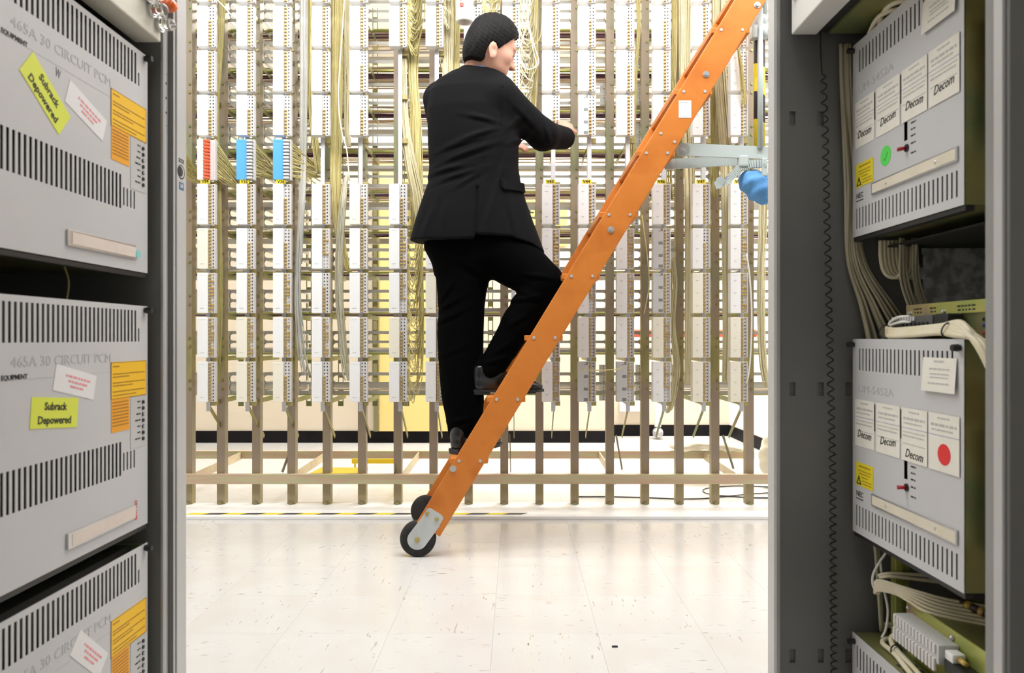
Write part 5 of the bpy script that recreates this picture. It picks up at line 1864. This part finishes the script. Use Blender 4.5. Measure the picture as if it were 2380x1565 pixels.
# shirt collar
def checked_material():
    m = bpy.data.materials.new('blue_checked_shirt')
    m.use_nodes = True
    nt = m.node_tree
    tc = nt.nodes.new('ShaderNodeTexCoord')
    ck = nt.nodes.new('ShaderNodeTexChecker')
    ck.inputs['Scale'].default_value = 230
    ck.inputs['Color1'].default_value = (.10, .20, .62, 1)
    ck.inputs['Color2'].default_value = (.62, .68, .85, 1)
    nt.links.new(tc.outputs['Object'], ck.inputs['Vector'])
    nt.links.new(ck.outputs['Color'], nt.nodes['Principled BSDF'].inputs['Base Color'])
    nt.nodes['Principled BSDF'].inputs['Roughness'].default_value = .7
    return m


ring = []
cc = pa(1117, 153, 2.955)
for k in range(41):
    a_ = 2 * math.pi * k / 40
    ring.append(cc + np.array([.066 * math.cos(a_), .070 * math.sin(a_), -.030 * math.cos(a_ + .5) + .006]))
mb = MB()
ra_ = np.array(ring)
vs, fs = [], []
for off, rz in ((.99, .027), (1.06, .026), (1.10, -.022), (1.04, -.024)):
    for p in ra_[:-1]:
        vs.append((cc[0] + (p[0] - cc[0]) * off, cc[1] + (p[1] - cc[1]) * off, p[2] + rz))
for i in range(4):
    for k in range(40):
        fs.append((i * 40 + k, i * 40 + (k + 1) % 40, ((i + 1) % 4) * 40 + (k + 1) % 40, ((i + 1) % 4) * 40 + k))
put('shirt_collar', MB().add(vs, fs).mesh('shirt_collar', checked_material(), True), 'blue and white checked shirt collar')

# jacket
J = Vol((-.50, 2.62, 1.15), (.34, 3.36, 2.10), .0042)
rows = []
for py, xl, xr, dpt, yc in ((157, 1078, 1132, .056, 2.962), (162, 1064, 1152, .070, 2.96), (172, 1042, 1172, .086, 2.955), (190, 1014, 1190, .100, 2.95), (215, 999, 1197, .112, 2.945), (260, 994, 1204, .122, 2.94),
                            (330, 995, 1206, .126, 2.94), (390, 998, 1205, .122, 2.94), (430, 994, 1211, .124, 2.94), (470, 980, 1223, .132, 2.94), (510, 967, 1237, .142, 2.94), (550, 956, 1252, .150, 2.94), (600, 944, 1270, .156, 2.94)):
    rows.append((PZ(py, 2.94), PX((xl + xr) / 2, 2.94), yc, (xr - xl) / 2 * 2.94 / F, dpt))
J.loft(rows, 0, 2.25)
J.cone(shR, elR, .072, .060, .035)
J.cone(elR, wrR, .060, .046, .03)
J.cone(shL, elL, .070, .056, .035)
J.cone(elL, wrL, .056, .044, .03)
# jacket collar band round the neck
for k in range(24):
    a_, b_ = 2 * math.pi * k / 24, 2 * math.pi * (k + 1) / 24
    f_ = lambda a: cc + np.array([.073 * math.cos(a), .077 * math.sin(a), -.030 * math.cos(a + .5) - .043])
    J.cone(f_(a_), f_(b_), .011, .011, .012)
lo_, hi_ = J.lo, J.lo + J.h * (J.n - 1)


def hem(x, y, z):
    px = x / 2.94 * F + CX
    t = np.interp(px.ravel(), [940, 953, 1030, 1105, 1109, 1111, 1140, 1190, 1235, 1262, 1300], [560, 561, 565, 565, 565, 556, 556, 560, 573, 588, 600]).astype(np.float32)
    return (CZ - (t.reshape(px.shape) - CY) * 2.94 / F) - z + 0 * y


J.cut(hem, lo_, (hi_[0], hi_[1], 1.32))
# sleeve end
cd_ = (wrR - elR) / np.linalg.norm(wrR - elR)
J.cut(lambda x, y, z: np.where((x > PX(1280, 3.1)), ((x - wrR[0]) * cd_[0] + (y - wrR[1]) * cd_[1] + (z - wrR[2]) * cd_[2]) + .010, -1).astype(np.float32), lo_, hi_)


def fold(vol, a, b, amp, wd, side=None):
    """long soft crease given by two photograph points on the back of the cloth"""
    ax, az = PX(a[0], 2.86), PZ(a[1], 2.86)
    bx, bz = PX(b[0], 2.86), PZ(b[1], 2.86)
    L2 = (bx - ax) ** 2 + (bz - az) ** 2
    nx, nz = -(bz - az) / math.sqrt(L2), (bx - ax) / math.sqrt(L2)
    pad = wd * 4

    def fn(x, y, z):
        t = np.clip(((x - ax) * (bx - ax) + (z - az) * (bz - az)) / L2, 0, 1)
        d = (x - ax - t * (bx - ax)) * nx + (z - az - t * (bz - az)) * nz
        e = np.sqrt((x - ax - t * (bx - ax)) ** 2 + (z - az - t * (bz - az)) ** 2)
        taper = np.sin(np.pi * (.08 + .84 * t))
        g = -amp * taper * (np.exp(-(d / wd) ** 2) - .8 * np.exp(-((d + wd * 1.5) / (wd * .9)) ** 2)) * np.exp(-np.maximum(e - 3 * wd, 0) / .01)
        return (g * (y < 2.95)).astype(np.float32)
    vol.disp(fn, (min(ax, bx) - pad, 2.6, min(az, bz) - pad), (max(ax, bx) + pad, 2.96, max(az, bz) + pad))


for a_, b_, am, wd in (((1085, 274), (1152, 287), .006, .010), ((1055, 338), (1155, 304), .007, .010), ((1028, 352), (1135, 322), .006, .009), ((1030, 380), (1150, 338), .007, .011), ((1005, 402), (1085, 388), .006, .011),
                       ((1018, 425), (1110, 398), .005, .010), ((1060, 440), (1125, 400), .004, .010), ((1040, 470), (1030, 540), .004, .014), ((1150, 450), (1130, 540), .005, .014), ((1185, 460), (1200, 560), .005, .013),
                       ((1010, 480), (985, 550), .004, .014), ((1180, 300), (1215, 262), .006, .010), ((1190, 330), (1240, 300), .006, .010), ((1196, 245), (1250, 290), .004, .012), ((1180, 350), (1160, 430), .004, .012),
                       ((1272, 284), (1278, 318), .008, .008), ((1278, 318), (1250, 338), .006, .008), ((1295, 300), (1305, 335), .004, .008), ((1170, 215), (1166, 290), .0035, .007)):
    fold(J, a_, b_, am, wd)


def seam(vol, a, b, dep, wd):
    ax, az = PX(a[0], 2.84), PZ(a[1], 2.84)
    bx, bz = PX(b[0], 2.84), PZ(b[1], 2.84)
    L2 = (bx - ax) ** 2 + (bz - az) ** 2

    def fn(x, y, z):
        t = np.clip(((x - ax) * (bx - ax) + (z - az) * (bz - az)) / L2, 0, 1)
        e = np.sqrt((x - ax - t * (bx - ax)) ** 2 + (z - az - t * (bz - az)) ** 2)
        return (dep * np.exp(-(e / wd) ** 2) * (y < 2.93)).astype(np.float32)
    vol.disp(fn, (min(ax, bx) - .04, 2.6, min(az, bz) - .04), (max(ax, bx) + .04, 2.94, max(az, bz) + .04))


seam(J, (1122, 370), (1110, 440), .003, .004)
seam(J, (1110, 440), (1106, 575), .009, .006)
seam(J, (1168, 205), (1163, 300), .003, .004)
put('jacket', J.mesh('jacket', M_SUIT, 2), 'black suit jacket with a single back vent')

# pocket flap
fp = []
for px, py in ((1161, 417), (1166, 414), (1215, 428), (1218, 449), (1198, 444), (1170, 441), (1164, 436)):
    # follow the side of the jacket
    xx = PX(px, 2.86)
    fp.append((px, py))
rz = sorted(rows)
def jy(px, py):
    z = PZ(py, 2.88)
    zz = [r[0] for r in rz]
    cx_, cy_, a_, b_ = [np.interp(z, zz, [r[i] for r in rz]) for i in range(1, 5)]
    y = 2.86
    for _ in range(6):
        x = PX(px, y)
        u = min(.985, abs((x - cx_) / a_))
        y = cy_ - b_ * (1 - u ** 2.25) ** (1 / 2.25)
    return np.array([x, y, PZ(py, y)])


pts = [jy(px, py) for px, py in fp]
vs = [p + np.array([.006, -.011, 0]) for p in pts] + [p + np.array([-.004, .012, 0]) for p in pts]
n = len(pts)
fs = [tuple(range(n)), tuple(range(2 * n - 1, n - 1, -1))] + [(i, i + n, (i + 1) % n + n, (i + 1) % n) for i in range(n)]
put('pocket_flap', MB().add(vs, fs).mesh('pocket_flap', M_SUIT))
# sleeve buttons
cuffp = wrR - cd_ * .02
for i in range(3):
    p = cuffp - cd_ * .014 * i + np.array([.018, -.040, -.014])
    put('sleeve_button', MB().cyl(p, p + np.array([.003, -.004, 0]), .0055, n=10).mesh('sleeve_button', M_BLACK, True))

# trousers
T = Vol((-.46, 2.68, .36), (.30, 3.16, 1.36), .0045)
T.loft([(PZ(540, 2.95), PX(1108, 2.95), 2.95, .215, .125), (PZ(575, 2.95), PX(1112, 2.95), 2.95, .225, .130), (PZ(610, 2.95), PX(1098, 2.95), 2.95, .165, .122), (PZ(640, 2.95), PX(1084, 2.95), 2.95, .13, .10)], .02)
lr = []
for py, xl, xr, d_ in ((580, 990, 1145, .118), (620, 1008, 1140, .116), (650, 1014, 1138, .112), (683, 1017, 1130, .106), (719, 1020, 1126, .102), (745, 1018, 1125, .100), (772, 1016, 1124, .098), (844, 1020, 1123, .095), (900, 1024, 1124, .092), (933, 1028, 1125, .090), (969, 1036, 1122, .086), (1000, 1041, 1118, .082), (1014, 1043, 1114, .078)):
    Yl = np.interp(py, [580, 1014], [2.955, 2.915])
    lr.append((PZ(py, Yl), PX((xl + xr) / 2, Yl), Yl, (xr - xl) / 2 * Yl / F, d_ * .92))
T.loft(lr, .012, 2.2)
T.cone(pa(1172, 588, 2.935), pa(1262, 655, 2.885), .120, .083, .02)
T.cone(pa(1261, 657, 2.885), pa(1205, 752, 2.885), .080, .066, .012)
T.cone(pa(1205, 752, 2.885), pa(1141, 858, 2.885), .066, .054, .02)
# cuffs
ax_ = (anR - knR) / np.linalg.norm(anR - knR)
ce = pa(1138, 868, 2.885)
T.cut(lambda x, y, z: np.where((z < PZ(800, 2.885)) & (x > PX(1082, 2.885)) & (z > PZ(935, 2.885)), np.minimum((x - ce[0]) * .25 + (z - ce[2]) * -.97 + 0 * y, 9), -1).astype(np.float32) * np.where(y < 3.2, 1, 1), (PX(1108, 2.885), 2.6, PZ(905, 2.885)), (.3, 3.2, PZ(800, 2.885))) if False else None
for a_, b_, am, wd in (((1150, 650), (1240, 690), .006, .010), ((1215, 640), (1285, 650), .006, .010), ((1180, 700), (1270, 690), .007, .010), ((1020, 720), (1075, 690), .006, .010), ((1018, 750), (1080, 720), .006, .010),
                       ((1020, 700), (1060, 650), .005, .010), ((1022, 830), (1090, 800), .003, .012), ((1150, 820), (1200, 790), .006, .010), ((1035, 985), (1100, 970), .005, .010), ((1125, 845), (1190, 830), .005, .009),
                       ((1060, 600), (1120, 640), .004, .012), ((1180, 760), (1230, 730), .005, .010)):
    fold(T, a_, b_, am, wd)
put('trousers', T.mesh('trousers', M_TROU, 2), 'plain black suit trousers')

# shoes
def shoe(heel, dr, sole_z):
    """heel: back of heel on the sole plane, dr: unit direction of the toe"""
    dr = np.array([dr[0], dr[1], 0.0])
    dr /= np.linalg.norm(dr)
    sd_ = np.array([-dr[1], dr[0], 0.0])
    L_ = .292
    wds = [(0, .022), (.015, .032), (.06, .034), (.11, .033), (.16, .038), (.20, .044), (.24, .040), (.27, .028), (.285, .014), (.292, .004)]
    S_ = Vol(np.minimum(heel, heel + dr * .3) - .08, np.maximum(heel, heel + dr * .3) + np.array([.08, .08, .17]), .0035)

    def at(l, h, s=0):
        return heel + dr * l + sd_ * s + np.array([0, 0, h])
    S_.cone(at(.038, .045), at(.045, .095), .036, .037, .02)
    S_.cone(at(.045, .085), at(.10, .070), .040, .038, .03)
    S_.cone(at(.10, .062), at(.18, .042), .036, .032, .03)
    S_.ell(at(.205, .034), (.062, .043, .026), .02, [dr, sd_, [0, 0, 1]])
    S_.ell(at(.235, .030), (.055, .036, .022), .02, [dr, sd_, [0, 0, 1]])
    S_.cone(at(.04, .03), at(.2, .028), .032, .034, .02)
    S_.cut(lambda x, y, z: (heel[2] + .018 - z + 0 * x + 0 * y).astype(np.float32), S_.lo, S_.lo + S_.h * (S_.n - 1))
    S_.cut(lambda x, y, z: (z - heel[2] - .118 + 0 * x + 0 * y).astype(np.float32), S_.lo, S_.lo + S_.h * (S_.n - 1))
    o = put('shoe', S_.mesh('shoe', M_LEATH, 2), None)
    # welted sole and heel block
    def slab(l0, l1, z0, z1, g):
        ls = [l for l, w_ in wds if l0 < l < l1]
        ls = [l0] + ls + [l1]
        w_ = [np.interp(l, [a for a, b in wds], [b for a, b in wds]) + g for l in ls]
        ring_ = [(l, x) for l, x in zip(ls, w_)] + [(l, -x) for l, x in zip(ls[::-1], w_[::-1])]
        return MB().prism(ring_, dr, sd_, (0, 0, z1 - z0), heel + np.array([0, 0, z0]))
    m1 = slab(-.002, .294, .010, .021, .003)
    m2 = slab(0.0, .075, -.0, .0105, .001)
    m1.add(m2.v, m2.f)
    m3 = slab(.12, .26, .004, .0105, -.002)
    m1.add(m3.v, m3.f)
    me = m1.mesh('sole', M_BLACK)
    me.transform(Matrix.Translation(-Vector(PO)))
    link('sole', me, o)


shoe(np.array([PX(1096, 2.885), 2.885, .6240]), (1, .03), 0)
shoe(np.array([PX(1047, 2.85) + 0.012, 2.850, .3852]), (.62, .78), 0)
